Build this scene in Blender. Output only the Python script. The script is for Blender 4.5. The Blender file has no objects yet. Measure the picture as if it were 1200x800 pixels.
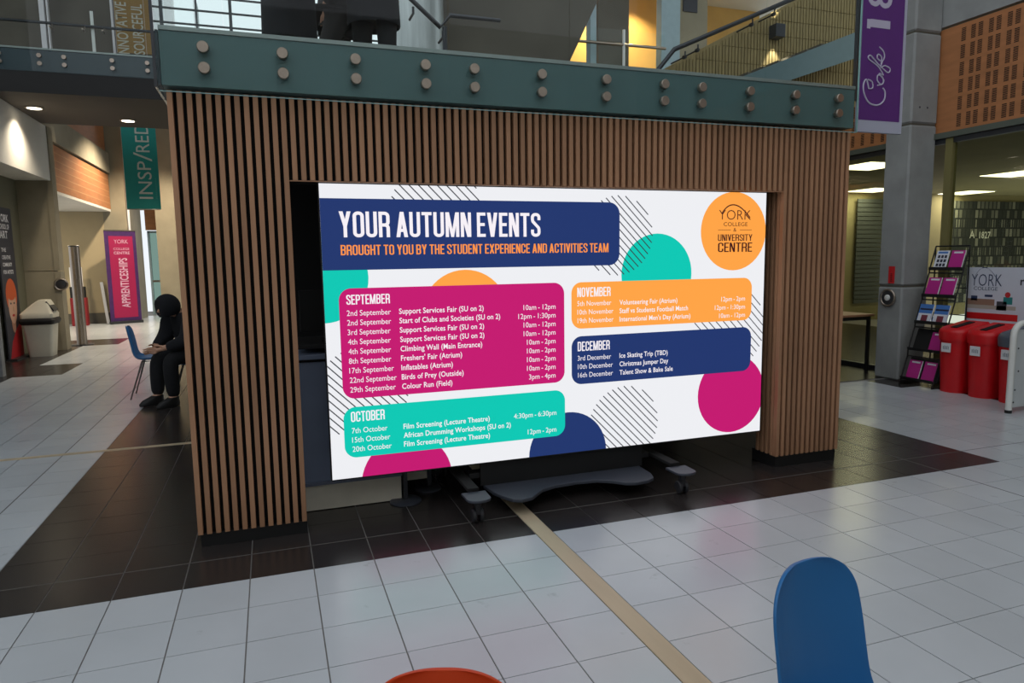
import bpy, bmesh, math, random
from mathutils import Vector, Matrix
random.seed(11)
scene = bpy.context.scene
COL = scene.collection
V = Vector

# ------------------------------------------------------------------ camera
F, YAW, PITCH, ROLL = 802.486, 0.3369, 0.119, -0.0149
CAM = V((-0.1305, -3.4369, 1.5293))
_cy, _sy, _cp, _sp = math.cos(YAW), math.sin(YAW), math.cos(PITCH), math.sin(PITCH)
_fw = V((_sy*_cp, _cy*_cp, -_sp)); _rt = V((_cy, -_sy, 0)); _up = _rt.cross(_fw)
_c, _s = math.cos(ROLL), math.sin(ROLL)
RT = _c*_rt + _s*_up; UP = -_s*_rt + _c*_up; FW = _fw
cam_data = bpy.data.cameras.new('camera'); cam = bpy.data.objects.new('camera', cam_data)
COL.objects.link(cam); scene.camera = cam
cam_data.sensor_width = 36; cam_data.lens = F/1200*36
cam_data.clip_start = 0.05; cam_data.clip_end = 200
m3 = Matrix((RT, UP, -FW)).transposed()
cam.matrix_world = Matrix.Translation(CAM) @ m3.to_4x4()

def ray(x, y): return ((x-600)/F)*RT + (-(y-400)/F)*UP + FW
def onX(x, y, X): d = ray(x, y); return CAM + d*((X-CAM.x)/d.x)
def onY(x, y, Y): d = ray(x, y); return CAM + d*((Y-CAM.y)/d.y)
def onZ(x, y, Z=0): d = ray(x, y); return CAM + d*((Z-CAM.z)/d.z)
def pj(p):
    q = V(p)-CAM; z = q.dot(FW)
    return (600+F*q.dot(RT)/z, 400-F*q.dot(UP)/z, z)

# ------------------------------------------------------------------ world, light, exposure
def lin(c):
    f = lambda v: v/12.92 if v <= .04045 else ((v+.055)/1.055)**2.4
    return tuple(f(v/255) for v in c)
world = bpy.data.worlds.new('overcast_sky'); scene.world = world; world.use_nodes = True
bg = world.node_tree.nodes['Background']
bg.inputs[0].default_value = (0.90, 0.95, 1.0, 1); bg.inputs[1].default_value = 1.0
scene.view_settings.view_transform = 'Standard'; scene.view_settings.look = 'None'
scene.view_settings.exposure = 0.0; scene.view_settings.gamma = 1.0
scene.view_settings.use_curve_mapping = False

# ------------------------------------------------------------------ materials
MATS = {}
def mat(name, col, rough=.5, metal=0., spec=.5, var=0., scale=8., bump=0., stretch=(1, 1, 1), emit=None, estr=1., rnd=0., coord='Object', detail=4, bscale=None, scuff=0.):
    """procedural Principled: noise drives colour variation and fine relief; rnd = per-object tone"""
    if name in MATS: return MATS[name]
    m = bpy.data.materials.new(name); m.use_nodes = True; MATS[name] = m
    nt = m.node_tree; b = nt.nodes['Principled BSDF']
    c = lin(col)
    b.inputs['Base Color'].default_value = (*c, 1); b.inputs['Roughness'].default_value = rough
    b.inputs['Metallic'].default_value = metal; b.inputs['Specular IOR Level'].default_value = spec
    src = None
    if var or bump:
        tc = nt.nodes.new('ShaderNodeTexCoord'); mp = nt.nodes.new('ShaderNodeMapping')
        mp.inputs['Scale'].default_value = stretch
        nz = nt.nodes.new('ShaderNodeTexNoise'); nz.inputs['Scale'].default_value = scale; nz.inputs['Detail'].default_value = detail
        if coord == 'World': ge = nt.nodes.new('ShaderNodeNewGeometry'); nt.links.new(ge.outputs['Position'], mp.inputs[0])
        else: nt.links.new(tc.outputs[coord], mp.inputs[0])
        nt.links.new(mp.outputs[0], nz.inputs[0])
        if var:
            rp = nt.nodes.new('ShaderNodeValToRGB')
            rp.color_ramp.elements[0].position = .3; rp.color_ramp.elements[1].position = .7
            rp.color_ramp.elements[0].color = (*[v*(1-var) for v in c], 1)
            rp.color_ramp.elements[1].color = (*[min(1, v*(1+var)) for v in c], 1)
            nt.links.new(nz.outputs[0], rp.inputs[0]); src = rp.outputs[0]
        if bump:
            bp = nt.nodes.new('ShaderNodeBump'); bp.inputs['Strength'].default_value = bump; bp.inputs['Distance'].default_value = .01
            if bscale:
                n2 = nt.nodes.new('ShaderNodeTexNoise'); n2.inputs['Scale'].default_value = bscale
                nt.links.new(mp.outputs[0], n2.inputs[0]); nt.links.new(n2.outputs[0], bp.inputs['Height'])
            else: nt.links.new(nz.outputs[0], bp.inputs['Height'])
            nt.links.new(bp.outputs[0], b.inputs['Normal'])
    if rnd:
        oi = nt.nodes.new('ShaderNodeObjectInfo'); mr = nt.nodes.new('ShaderNodeMapRange')
        mr.inputs['To Min'].default_value = 1-rnd; mr.inputs['To Max'].default_value = 1+rnd
        nt.links.new(oi.outputs['Random'], mr.inputs['Value'])
        hv = nt.nodes.new('ShaderNodeHueSaturation'); hv.inputs['Color'].default_value = (*c, 1)
        nt.links.new(mr.outputs[0], hv.inputs['Value'])
        if src: nt.links.new(src, hv.inputs['Color'])
        src = hv.outputs[0]
    if scuff:      # sparse grey scuffs and drips
        ge = nt.nodes.new('ShaderNodeNewGeometry'); n3 = nt.nodes.new('ShaderNodeTexNoise'); n3.inputs['Scale'].default_value = 5.5; n3.inputs['Detail'].default_value = 5; n3.inputs['Roughness'].default_value = .62
        r3 = nt.nodes.new('ShaderNodeValToRGB'); r3.color_ramp.elements[0].position = .66; r3.color_ramp.elements[1].position = .74
        r3.color_ramp.elements[0].color = (1, 1, 1, 1); r3.color_ramp.elements[1].color = (1-scuff, 1-scuff, 1-scuff, 1)
        mu_ = nt.nodes.new('ShaderNodeMix'); mu_.data_type = 'RGBA'; mu_.blend_type = 'MULTIPLY'; mu_.inputs[0].default_value = 1
        nt.links.new(ge.outputs['Position'], n3.inputs[0]); nt.links.new(n3.outputs[0], r3.inputs[0])
        nt.links.new(src, mu_.inputs[6]); nt.links.new(r3.outputs[0], mu_.inputs[7]); src = mu_.outputs[2]
    if src: nt.links.new(src, b.inputs['Base Color'])
    if emit:
        b.inputs['Emission Color'].default_value = (*lin(emit), 1); b.inputs['Emission Strength'].default_value = estr
    return m
def glass(name, tint, rough=0.0, boost=1.0, ior=1.3):
    if name in MATS: return MATS[name]
    m = bpy.data.materials.new(name); m.use_nodes = True; MATS[name] = m
    nt = m.node_tree; nt.nodes.remove(nt.nodes['Principled BSDF'])
    out = nt.nodes['Material Output']
    tr = nt.nodes.new('ShaderNodeBsdfTransparent'); tr.inputs[0].default_value = (*tint, 1)
    gl = nt.nodes.new('ShaderNodeBsdfGlossy'); gl.inputs['Roughness'].default_value = rough; gl.inputs[0].default_value = (boost, boost, boost, 1)
    fr = nt.nodes.new('ShaderNodeFresnel'); fr.inputs[0].default_value = ior
    mx = nt.nodes.new('ShaderNodeMixShader')
    ge = nt.nodes.new('ShaderNodeNewGeometry'); sb = nt.nodes.new('ShaderNodeMath'); sb.operation = 'SUBTRACT'; sb.use_clamp = True   # only the outer face of a sheet mirrors
    nt.links.new(fr.outputs[0], sb.inputs[0]); nt.links.new(ge.outputs['Backfacing'], sb.inputs[1])
    nt.links.new(sb.outputs[0], mx.inputs[0]); nt.links.new(tr.outputs[0], mx.inputs[1]); nt.links.new(gl.outputs[0], mx.inputs[2])
    nt.links.new(mx.outputs[0], out.inputs[0])
    return m
def led(name, col, s=1.0):
    if name in MATS: return MATS[name]
    m = mat(name, (6, 6, 6), rough=.55, spec=.2, emit=col, estr=s)
    return m

M_white_tile = mat('white_tile', (186, 192, 197), rough=.25, spec=.5, var=.05, scale=1.6, rnd=.04, coord='World', scuff=.22)
M_black_tile = mat('black_tile', (44, 40, 39), rough=.26, spec=.55, var=.12, scale=3, rnd=.10, coord='World')
M_grout = mat('grout', (118, 116, 113), rough=.9, var=.1, scale=20)
M_brass = mat('strip_metal', (198, 182, 154), rough=.45, metal=.2, var=.12, scale=6, stretch=(1, .15, 1))
M_wood = mat('oak_slat', (166, 124, 94), rough=.5, spec=.35, var=.13, scale=5, stretch=(6, 6, .35), rnd=.13, bump=.05)
M_black = mat('matt_black', (14, 14, 15), rough=.6, var=.1, scale=10)
M_felt = mat('black_felt', (10, 10, 11), rough=.95)
M_fascia = mat('green_grey_fascia', (80, 108, 109), rough=.45, var=.06, scale=1.5)
M_ledge = mat('ledge_steel', (150, 158, 156), rough=.4, metal=.4, var=.05)
M_fascia2 = mat('dark_fascia', (52, 68, 76), rough=.4, var=.06, scale=1.5)
M_glass = glass('balustrade_glass', (.955, .985, .98))
M_glass_edge = mat('glass_edge', (150, 190, 190), rough=.2, spec=.6)
M_wglass = glass('window_glass', (.985, .995, .995))
M_tglass = glass('tinted_glass', (.86, .88, .78))
M_steel = mat('brushed_steel', (166, 154, 142), rough=.32, metal=.9, var=.08, scale=40)
M_steel_dark = mat('dark_steel', (70, 72, 76), rough=.4, metal=.7, var=.06)
M_conc = mat('concrete', (146, 148, 147), rough=.8, var=.14, scale=3, bump=.12, bscale=30)
M_conc_warm = mat('warm_concrete', (146, 138, 118), rough=.85, var=.1, scale=2.5, bump=.1, bscale=25)
M_conc_dark = mat('dark_concrete', (92, 88, 78), rough=.85, var=.16, scale=2, bump=.1, bscale=18)
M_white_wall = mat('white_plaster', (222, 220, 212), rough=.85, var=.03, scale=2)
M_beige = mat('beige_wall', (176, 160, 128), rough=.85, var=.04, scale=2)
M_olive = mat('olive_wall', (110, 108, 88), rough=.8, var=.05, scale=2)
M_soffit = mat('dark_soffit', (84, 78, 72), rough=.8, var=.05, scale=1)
M_panelwood = mat('panel_wood', (176, 116, 72), rough=.5, var=.12, scale=3, stretch=(1, 1, 5), rnd=.06)
M_slot = mat('slot_dark', (26, 18, 12), rough=.9)
M_white_p = mat('white_plastic', (226, 226, 222), rough=.4, var=.03)
M_red_p = mat('red_plastic', (206, 22, 30), rough=.38, var=.05, scale=6)
M_grey_p = mat('grey_plastic', (84, 92, 104), rough=.4, var=.05)
M_paper = mat('paper_white', (225, 225, 228), rough=.7, var=.02)
M_ink = mat('ink_grey', (60, 62, 70), rough=.7)
M_blue_p = mat('blue_shell_plastic', (40, 108, 166), rough=.42, spec=.4, var=.04, scale=3)
M_orange_p = mat('orange_shell_plastic', (206, 66, 22), rough=.42, spec=.4, var=.04, scale=3)
M_chrome = mat('chair_leg_steel', (120, 118, 116), rough=.35, metal=.9)
M_cloth_black = mat('black_cloth', (20, 22, 28), rough=.95, var=.1, scale=12)
M_cloth_grey = mat('charcoal_cloth', (44, 42, 42), rough=.95, var=.12, scale=12)
M_denim = mat('dark_trousers', (20, 21, 25), rough=.95, var=.2, scale=30)
M_skin = mat('skin', (196, 150, 124), rough=.55, var=.05)
M_hair = mat('dark_hair', (36, 26, 20), rough=.7, var=.2, scale=40)

# ------------------------------------------------------------------ mesh helpers
class G:
    def __init__(s): s.v = []; s.f = []
    def add(s, vs, fs):
        n = len(s.v); s.v += [V(p) for p in vs]; s.f += [tuple(i+n for i in f) for f in fs]; return s
    def box(s, x0, x1, y0, y1, z0, z1):
        vs = [(x, y, z) for z in (z0, z1) for y in (y0, y1) for x in (x0, x1)]
        return s.add(vs, [(0, 2, 3, 1), (4, 5, 7, 6), (0, 1, 5, 4), (1, 3, 7, 5), (3, 2, 6, 7), (2, 0, 4, 6)])
    def obox(s, c, ax, ay, az, hx, hy, hz):
        c = V(c); ax, ay, az = V(ax).normalized(), V(ay).normalized(), V(az).normalized()
        vs = [c+ax*hx*a+ay*hy*b+az*hz*d for d in (-1, 1) for b in (-1, 1) for a in (-1, 1)]
        return s.add(vs, [(0, 2, 3, 1), (4, 5, 7, 6), (0, 1, 5, 4), (1, 3, 7, 5), (3, 2, 6, 7), (2, 0, 4, 6)])
    def prism(s, poly, off):
        """poly: 3-D points of one face, off: extrusion vector"""
        n = len(poly); off = V(off); a = [V(p) for p in poly]
        vs = a+[p+off for p in a]
        fs = [tuple(range(n-1, -1, -1)), tuple(range(n, 2*n))]+[(i, (i+1) % n, n+(i+1) % n, n+i) for i in range(n)]
        return s.add(vs, fs)
    def face(s, poly): return s.add(poly, [tuple(range(len(poly)))])
    def tube(s, pts, r, n=10, closed=False):
        pts = [V(p) for p in pts]; rr = r if isinstance(r, (list, tuple)) else [r]*len(pts)
        m = len(pts); rings = []; prev = None
        for i, p in enumerate(pts):
            a = pts[(i-1) % m] if (closed or i) else p; b = pts[(i+1) % m] if (closed or i < m-1) else p
            t = (b-a).normalized()
            if prev is None:
                u = t.cross(V((0, 0, 1)))
                if u.length < 1e-3: u = t.cross(V((0, 1, 0)))
            else: u = prev - t*prev.dot(t)
            u.normalize(); prev = u; w = t.cross(u)
            rings.append([p+(u*math.cos(2*math.pi*k/n)+w*math.sin(2*math.pi*k/n))*rr[i] for k in range(n)])
        vs = [q for g in rings for q in g]; fs = []
        for i in range(m if closed else m-1):
            j = (i+1) % m
            for k in range(n): fs.append((i*n+k, i*n+(k+1) % n, j*n+(k+1) % n, j*n+k))
        if not closed: fs += [tuple(range(n-1, -1, -1)), tuple((m-1)*n+k for k in range(n))]
        return s.add(vs, fs)
    def cyl(s, p0, p1, r0, r1=None, n=20): return s.tube([p0, p1], [r0, r0 if r1 is None else r1], n)
    def lathe(s, c, prof, n=24, ax=(0, 0, 1)):
        az = V(ax).normalized(); u = az.orthogonal().normalized(); w = az.cross(u); c = V(c)
        vs = [c+az*h+(u*math.cos(2*math.pi*k/n)+w*math.sin(2*math.pi*k/n))*r for r, h in prof for k in range(n)]
        m = len(prof); fs = [(i*n+k, i*n+(k+1) % n, (i+1)*n+(k+1) % n, (i+1)*n+k) for i in range(m-1) for k in range(n)]
        fs += [tuple(range(n-1, -1, -1)), tuple((m-1)*n+k for k in range(n))]
        return s.add(vs, fs)
    def loft(s, rings, cap=True):
        n = len(rings[0]); m = len(rings); vs = [p for r in rings for p in r]
        fs = [(i*n+k, i*n+(k+1) % n, (i+1)*n+(k+1) % n, (i+1)*n+k) for i in range(m-1) for k in range(n)]
        if cap: fs += [tuple(range(n-1, -1, -1)), tuple((m-1)*n+k for k in range(n))]
        return s.add(vs, fs)
    def mesh(s, name, base=V((0, 0, 0)), smooth=False, fix=True):
        me = bpy.data.meshes.new(name); me.from_pydata([tuple(p-base) for p in s.v], [], s.f)
        if fix:
            bm = bmesh.new(); bm.from_mesh(me); bmesh.ops.recalc_face_normals(bm, faces=bm.faces); bm.to_mesh(me); bm.free()
        if smooth:
            me.shade_smooth(); me.set_sharp_from_angle(angle=math.radians(38))
        me.update(); return me
BASE = {}
def base_of(o): return BASE.get(o.name, V((0, 0, 0))) if o else V((0, 0, 0))
def tag(o, label=None, cat=None, group=None, kind=None):
    if label: o['label'] = label
    if cat: o['category'] = cat
    if group: o['group'] = group
    if kind: o['kind'] = kind
    return o
def thing(name, label, cat, loc=(0, 0, 0), group=None, rz=0., local=False):
    o = bpy.data.objects.new(name, None); COL.objects.link(o); o.empty_display_size = .1
    o.location = loc; o.rotation_euler.z = rz
    BASE[o.name] = V((0, 0, 0)) if local else V(loc)
    return tag(o, label, cat, group)
def part(name, g, m, parent=None, smooth=False, bevel=0., kind=None, label=None, fix=True, seg=2):
    """one mesh object; g in world coordinates (or the thing's own, for local things)"""
    b = base_of(parent)
    me = g if isinstance(g, bpy.types.Mesh) else g.mesh(name, b, smooth, fix)
    if not me.materials: me.materials.append(m)
    o = bpy.data.objects.new(name, me); COL.objects.link(o)
    if parent: o.parent = parent
    BASE[o.name] = b
    if bevel:
        md = o.modifiers.new('bevel', 'BEVEL'); md.width = bevel; md.segments = seg; md.limit_method = 'ANGLE'
    if kind: o['kind'] = kind
    if label: o['label'] = label
    return o
def solo(name, g, m, label, cat, base, group=None, **k):
    """a thing that is one mesh, origin at its base"""
    me = g.mesh(name, V(base), k.pop('smooth', False)); me.materials.append(m)
    o = bpy.data.objects.new(name, me); COL.objects.link(o); o.location = base
    BASE[o.name] = V(base)
    if k.get('bevel'):
        md = o.modifiers.new('bevel', 'BEVEL'); md.width = k['bevel']; md.segments = 2; md.limit_method = 'ANGLE'
    return tag(o, label, cat, group)
def struct(name, g, m, label=None, bevel=0., smooth=False):
    o = part(name, g, m, None, bevel=bevel, smooth=smooth, kind='structure')
    if label: o['label'] = label
    return o
def copy_tree(o, parent=None):
    c = o.copy(); COL.objects.link(c); BASE[c.name] = base_of(o)
    if parent: c.parent = parent
    for ch in list(o.children): copy_tree(ch, c)
    return c
def B(*a): return G().box(*a)

# ---- lettering: glyph outlines laid flat on a surface
_cap = {}
def glyphs(s, bold=0.):
    cu = bpy.data.curves.new('lettering', 'FONT'); cu.body = s; cu.size = 1; cu.offset = bold; cu.resolution_u = 3; cu.space_character = 1+2.6*max(bold, 0); cu.space_word = .74 if 'm - ' in s else 1
    ob = bpy.data.objects.new('lettering', cu); COL.objects.link(ob)
    bpy.context.view_layer.update()
    me = bpy.data.meshes.new_from_object(ob.evaluated_get(bpy.context.evaluated_depsgraph_get()))
    bpy.data.objects.remove(ob); bpy.data.curves.remove(cu)
    return me
def capH(bold):
    if bold not in _cap:
        me = glyphs('H', bold); _cap[bold] = max(v.co.y for v in me.vertices); bpy.data.meshes.remove(me)
    return _cap[bold]
def lettering(name, s, m, parent, o, ux, uz, cap, width=None, xs=1., bold=0., align='L', label=None):
    me = glyphs(s, bold); xmin = min(v.co.x for v in me.vertices); xmax = max(v.co.x for v in me.vertices)
    k = cap/capH(bold); kx = (width/(xmax-xmin)) if width else k*xs
    o = V(o); ux = V(ux).normalized(); uz = V(uz).normalized(); b = base_of(parent)
    w = (xmax-xmin)*kx; sh = {'L': 0, 'R': -w, 'C': -w/2}[align]
    for v in me.vertices:
        v.co = o + ux*((v.co.x-xmin)*kx+sh) + uz*(v.co.y*k) - b
    me.materials.clear(); me.materials.append(m); me.name = name
    return part(name, me, m, parent, label=label)

# ---- condensed poster capitals drawn from strokes
def _arc(cx, cy, rd, a0, a1, n=5): return [(cx+rd*math.cos(math.radians(a0+(a1-a0)*k/n)), cy+rd*math.sin(math.radians(a0+(a1-a0)*k/n))) for k in range(n+1)]
def caps_font(t):
    w = .40; l, r_, b, tp, c = t/2, w-t/2, t/2, 1-t/2, .12
    S = lambda *p: ('s', list(p)); Q = lambda x0, x1, y0=0., y1=1., k=1.12: ('q', [(x0, y0), (x0+t*k, y0), (x1+t*k, y1), (x1, y1)])
    TR, TL, BL, BR = _arc(r_-c, tp-c, c, 0, 90), _arc(l+c, tp-c, c, 90, 180), _arc(l+c, b+c, c, 180, 270), _arc(r_-c, b+c, c, 270, 360)
    Pb = lambda y: [(l, tp)]+_arc(r_-c, tp-c, c, 90, 0)+_arc(r_-c, y+c, c, 0, -90)+[(l, y)]
    return {
     'I': (t, [S((l, 0), (l, 1))]), 'T': (w*.95, [S((0, tp), (w*.95, tp)), S((w*.475, 0), (w*.475, tp))]),
     'E': (w*.86, [S((l, 0), (l, 1)), S((l, b), (w*.86, b)), S((l, .51), (w*.78, .51)), S((l, tp), (w*.86, tp))]),
     'H': (w, [S((l, 0), (l, 1)), S((r_, 0), (r_, 1)), S((l, .51), (r_, .51))]),
     'N': (w*1.02, [S((l, 0), (l, 1)), S((w*1.02-l, 0), (w*1.02-l, 1)), ('q', [(w*1.02-t*1.25, 0), (w*1.02-t*.1, 0), (t*1.25, 1), (t*.1, 1)])]),
     'M': (w*1.32, [S((l, 0), (l, 1)), S((w*1.32-l, 0), (w*1.32-l, 1)), ('q', [(w*.66-t*.45, 0), (w*.66+t*.45, 0), (t*1.15, 1), (t*.2, 1)]), ('q', [(w*.66-t*.45, 0), (w*.66+t*.45, 0), (w*1.32-t*.2, 1), (w*1.32-t*1.15, 1)])]),
     'A': (w*1.08, [Q(0, w*.54-t*.56), ('q', [(w*1.08-t*1.12, 0), (w*1.08, 0), (w*.54+t*.56, 1), (w*.54-t*.56, 1)]), S((w*.22, .27), (w*.86, .27))]),
     'V': (w*1.05, [Q(w*.525-t*.56, 0), ('q', [(w*.525-t*.56, 0), (w*.525+t*.56, 0), (w*1.05, 1), (w*1.05-t*1.12, 1)])]),
     'X': (w*1.05, [Q(0, w*1.05-t*1.15), Q(w*1.05-t*1.15, 0)]),
     'Y': (w*1.05, [('q', [(w*.525-t*.5, .42), (w*.525+t*.5, .42), (t*1.12, 1), (0, 1)]), ('q', [(w*.525-t*.5, .42), (w*.525+t*.5, .42), (w*1.05, 1), (w*1.05-t*1.12, 1)]), S((w*.525, 0), (w*.525, .45))]),
     'U': (w, [('s', [(l, 1)]+BL+BR+[(r_, 1)])]), 'O': (w, [('c', TR+TL+BL+BR)]),
     'C': (w, [('s', [(r_, .64)]+TR+TL+BL+BR+[(r_, .36)])]), 'G': (w, [('s', [(r_, .66)]+TR+TL+BL+BR+[(r_, .47), (w*.52, .47)])]),
     'D': (w, [S((l, 0), (l, 1)), ('s', [(l, tp)]+_arc(r_-c, tp-c, c, 90, 0)+_arc(r_-c, b+c, c, 0, -90)+[(l, b)])]),
     'P': (w*.96, [S((l, 0), (l, 1)), ('s', Pb(.46))]),
     'R': (w, [S((l, 0), (l, 1)), ('s', Pb(.48)), ('s', [(r_-c, .48)]+_arc(r_-c, .48-c, c, 90, 0)+[(r_, 0)])]),
     'B': (w, [S((l, 0), (l, 1)), ('s', Pb(.52)), ('s', [(l, .52)]+_arc(r_-c, .52-c, c, 90, 0)+_arc(r_-c, b+c, c, 0, -90)+[(l, b)])]),
     'S': (w*.96, [('s', [(r_, .70)]+TR+TL+[(l, .72), (l+.02, .64), (r_-.02, .38), (r_, .30)]+_arc(r_-c, b+c, c, 0, -90)+_arc(l+c, b+c, c, 270, 180)+[(l, .30)])]),
    }
def poster(name, txt, m, parent, o, ux, uz, cap, width, t=.125):
    """one mesh of condensed capitals, fitted to the given width and capital height"""
    font = caps_font(t); tris = []; x = 0.
    for ch in txt:
        if ch == ' ': x += .17; continue
        w, prims = font[ch]
        for kind, pts in prims:
            if kind == 'q': tris.append([(x+a, b) for a, b in pts]); continue
            P = []
            for p in pts:
                if not P or (p[0]-P[-1][0])**2+(p[1]-P[-1][1])**2 > 1e-6: P.append(p)
            closed = kind == 'c'
            if closed and (P[0][0]-P[-1][0])**2+(P[0][1]-P[-1][1])**2 < 1e-6: P.pop()
            n = len(P); Lf, Rt = [], []
            for i in range(n):
                a = P[i-1] if (i or closed) else P[i]; c = P[(i+1) % n] if (i < n-1 or closed) else P[i]
                d1 = V((P[i][0]-a[0], P[i][1]-a[1])); d2 = V((c[0]-P[i][0], c[1]-P[i][1]))
                d1 = d1.normalized() if d1.length > 1e-9 else d2.normalized(); d2 = d2.normalized() if d2.length > 1e-9 else d1
                n1, n2 = V((-d1.y, d1.x)), V((-d2.y, d2.x)); mm = (n1+n2).normalized(); k = min(1.6, 1/max(.5, mm.dot(n1)))
                Lf.append((x+P[i][0]+mm.x*t/2*k, P[i][1]+mm.y*t/2*k)); Rt.append((x+P[i][0]-mm.x*t/2*k, P[i][1]-mm.y*t/2*k))
            for i in range(n if closed else n-1):
                j = (i+1) % n; tris.append([Lf[i], Rt[i], Rt[j], Lf[j]])
        x += w+.062
    x -= .062; kx = width/x; o = V(o); ux = V(ux).normalized(); uz = V(uz).normalized()
    g = G()
    for q in tris: g.face([o+ux*(a*kx)+uz*(b*cap) for a, b in q])
    return part(name, g, m, parent, fix=False)

# =================================================================== FLOOR
floor = struct('floor', B(-9, 14, -9, 22, -.15, -.004), M_grout, 'tiled atrium floor of white tiles with dark brown bands')
XS = [(.3*i, .3*(i+1)) for i in range(-30, 4)] + [(1.299+.2975*k, 1.299+.2975*(k+1)) for k in range(0, 42)]
YS = [(-.3*(j+1), -.3*j) for j in range(0, 30)] + [(.3*j, .3*(j+1)) for j in range(0, 9)] + [(2.7, 2.9)] + [(2.97+.3*j, 2.97+.3*(j+1)) for j in range(0, 56)]
def is_black(x, y):
    if -1.5 < x < 4.88 and y > 0: return True
    if x > 6.84 and y < 2.3: return True
    if x > 6.56 and 2.3 < y < 2.95: return True
    if x > 5 and y > 3.0: return True
    if x < -3.45 and 7 < y < 13: return True
    if x < -3.13 and 7.85 < y < 9.1: return True
    if x < -3.13 and 11.75 < y < 13: return True
    return False
cells = []
for (x0, x1) in XS:
    for (y0, y1) in YS:
        cx, cy = (x0+x1)/2, (y0+y1)/2
        p = pj((cx, cy, 0))
        if p[2] < .4: continue
        qs = [pj((a, b, 0)) for a in (x0, x1) for b in (y0, y1)]
        if any(q[2] < .3 for q in qs): continue
        if max(q[0] for q in qs) < -900 or min(q[0] for q in qs) > 1900 or min(q[1] for q in qs) > 1300: continue
        area = (x1-x0)*(y1-y0)*CAM.z/p[2]**3
        if cx > 12 or cx < -6: continue
        inframe = max(q[0] for q in qs) > 0 and min(q[0] for q in qs) < 1200 and min(q[1] for q in qs) < 800
        hid = (cy > 1.3 and -.55 < cx < 4.6-0.35*0) or (cx > 7.4) or (cy > .75 and 3.3 < cx < 3.8+.3*(cy-.5))
        cells.append((0 if (hid or not inframe) else area, cx, cy, x1-x0, y1-y0, is_black(cx, cy)))
_tm = {}
def tile_mesh(w, h, black):
    k = (round(w, 3), round(h, 3), black)
    if k not in _tm:
        g = G(); hw, hh = w/2-.0029, h/2-.0021
        g.box(-hw, hw, -hh, hh, -.012, 0)
        me = g.mesh('floor_tile'); me.materials.append(M_black_tile if black else M_white_tile); _tm[k] = me
    return _tm[k]
for black in (False, True):
    cs = sorted([c for c in cells if c[5] == black], reverse=True)
    pick, rest = cs[:300], cs[300:]
    rest += [c for c in pick if c[0] <= 0]; pick = [c for c in pick if c[0] > 0]
    for a, cx, cy, w, h, bl in pick:
        o = bpy.data.objects.new('dark_brown_floor_tile' if black else 'white_floor_tile', tile_mesh(w, h, black))
        COL.objects.link(o); o.parent = floor; o.location = (cx, cy, 0)
    g = G()
    for a, cx, cy, w, h, bl in rest:
        e = .0022; g.box(cx-w/2+e, cx+w/2-e, cy-h/2+e, cy+h/2-e, -.012, 0)
    part('far_dark_tiles' if black else 'far_white_tiles', g, M_black_tile if black else M_white_tile, floor, kind='stuff', fix=False)
part('floor_strip', B(1.202, 1.297, -9, 2.9, -.012, .001), M_brass, floor, label='bronze metal strip across the tiles')
M_joint = mat('movement_joint', (92, 90, 87), rough=.9)
part('movement_joint', B(-1.804, -1.796, -3, 9, -.012, .0007), M_joint, floor); part('movement_joint', B(4.270, 4.278, -3, 2.9, -.012, .0007), M_joint, floor)
part('movement_joint', B(1.3, 7.4, .297, .303, -.012, .0007), M_joint, floor); part('movement_joint', B(-1.5, 1.2, .297, .303, -.012, .0007), M_joint, floor)
part('floor_strip', B(-9, 1.3, 2.902, 2.968, -.012, .001), M_brass, floor, label='pale metal strip across the tiles at the left')

# =================================================================== SLATTED SURROUND
XL, XR, YF = -.572, 3.82, .486
OL, OR, OT = -.004, 3.246, 1.97          # opening
ZT = 2.40
sur = thing('slatted_screen_surround', 'large oak slatted portal framing the bright event screen', 'surround', ((XL+XR)/2, .6, 0))
part('backing_panel', B(XL+.0262, OL-.006, YF+.036, .75, .075, ZT), M_felt, sur)
part('backing_panel', B(OR+.046, XR-.0262, YF+.036, .75, .075, ZT), M_felt, sur)
part('backing_panel', B(OL-.004, OR+.028, YF+.036, .75, OT+.004, ZT), M_felt, sur)
part('plinth', B(XL+.012, OL, YF+.012, .75, 0, .075), M_black, sur, label='black plinth under the left pillar')
part('plinth', B(OR+.012, XR-.012, YF+.012, .75, 0, .085), M_black, sur, label='black plinth under the right pillar')
PIT, SW = .045, .0262
n = int(round((XR-XL-SW)/PIT)); PIT = (XR-XL-SW)/n
_sl = {}
def slat(x, y, z0, z1, depth=.038, w=SW, side=False):
    k = (round(z0, 3), round(z1, 3), side, depth)
    if k not in _sl:
        g = G()
        if side: g.box(0, depth, -w/2, w/2, z0, z1)
        else: g.box(-w/2, w/2, 0, depth, z0, z1)
        _sl[k] = g.mesh('slat'); _sl[k].materials.append(M_wood)
    o = bpy.data.objects.new('slat', _sl[k]); COL.objects.link(o); o.parent = sur
    o.location = V((x, y, 0))-base_of(sur)
    md = o.modifiers.new('bevel', 'BEVEL'); md.width = .0015; md.segments = 1
for i in range(n+1):
    x = XL+SW/2+PIT*i
    if x < OL+.005: slat(x, YF, .072, ZT)
    elif x > OR-.005: slat(x, YF, .082, ZT)
    else: slat(x, YF, OT, ZT)
for k in range(4): slat(OR+.006, YF+.055+.05*k, .082, OT+.0, side=True)
for k in range(5):
    slat(XL, YF+.065+.045*k, .072, ZT, .026, side=True); slat(XR-.026, YF+.065+.045*k, .082, ZT, .026, side=True)
part('opening_edge', B(OL, OR, YF+.001, YF+.02, OT-.006, OT-.001), M_wood, sur)

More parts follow.
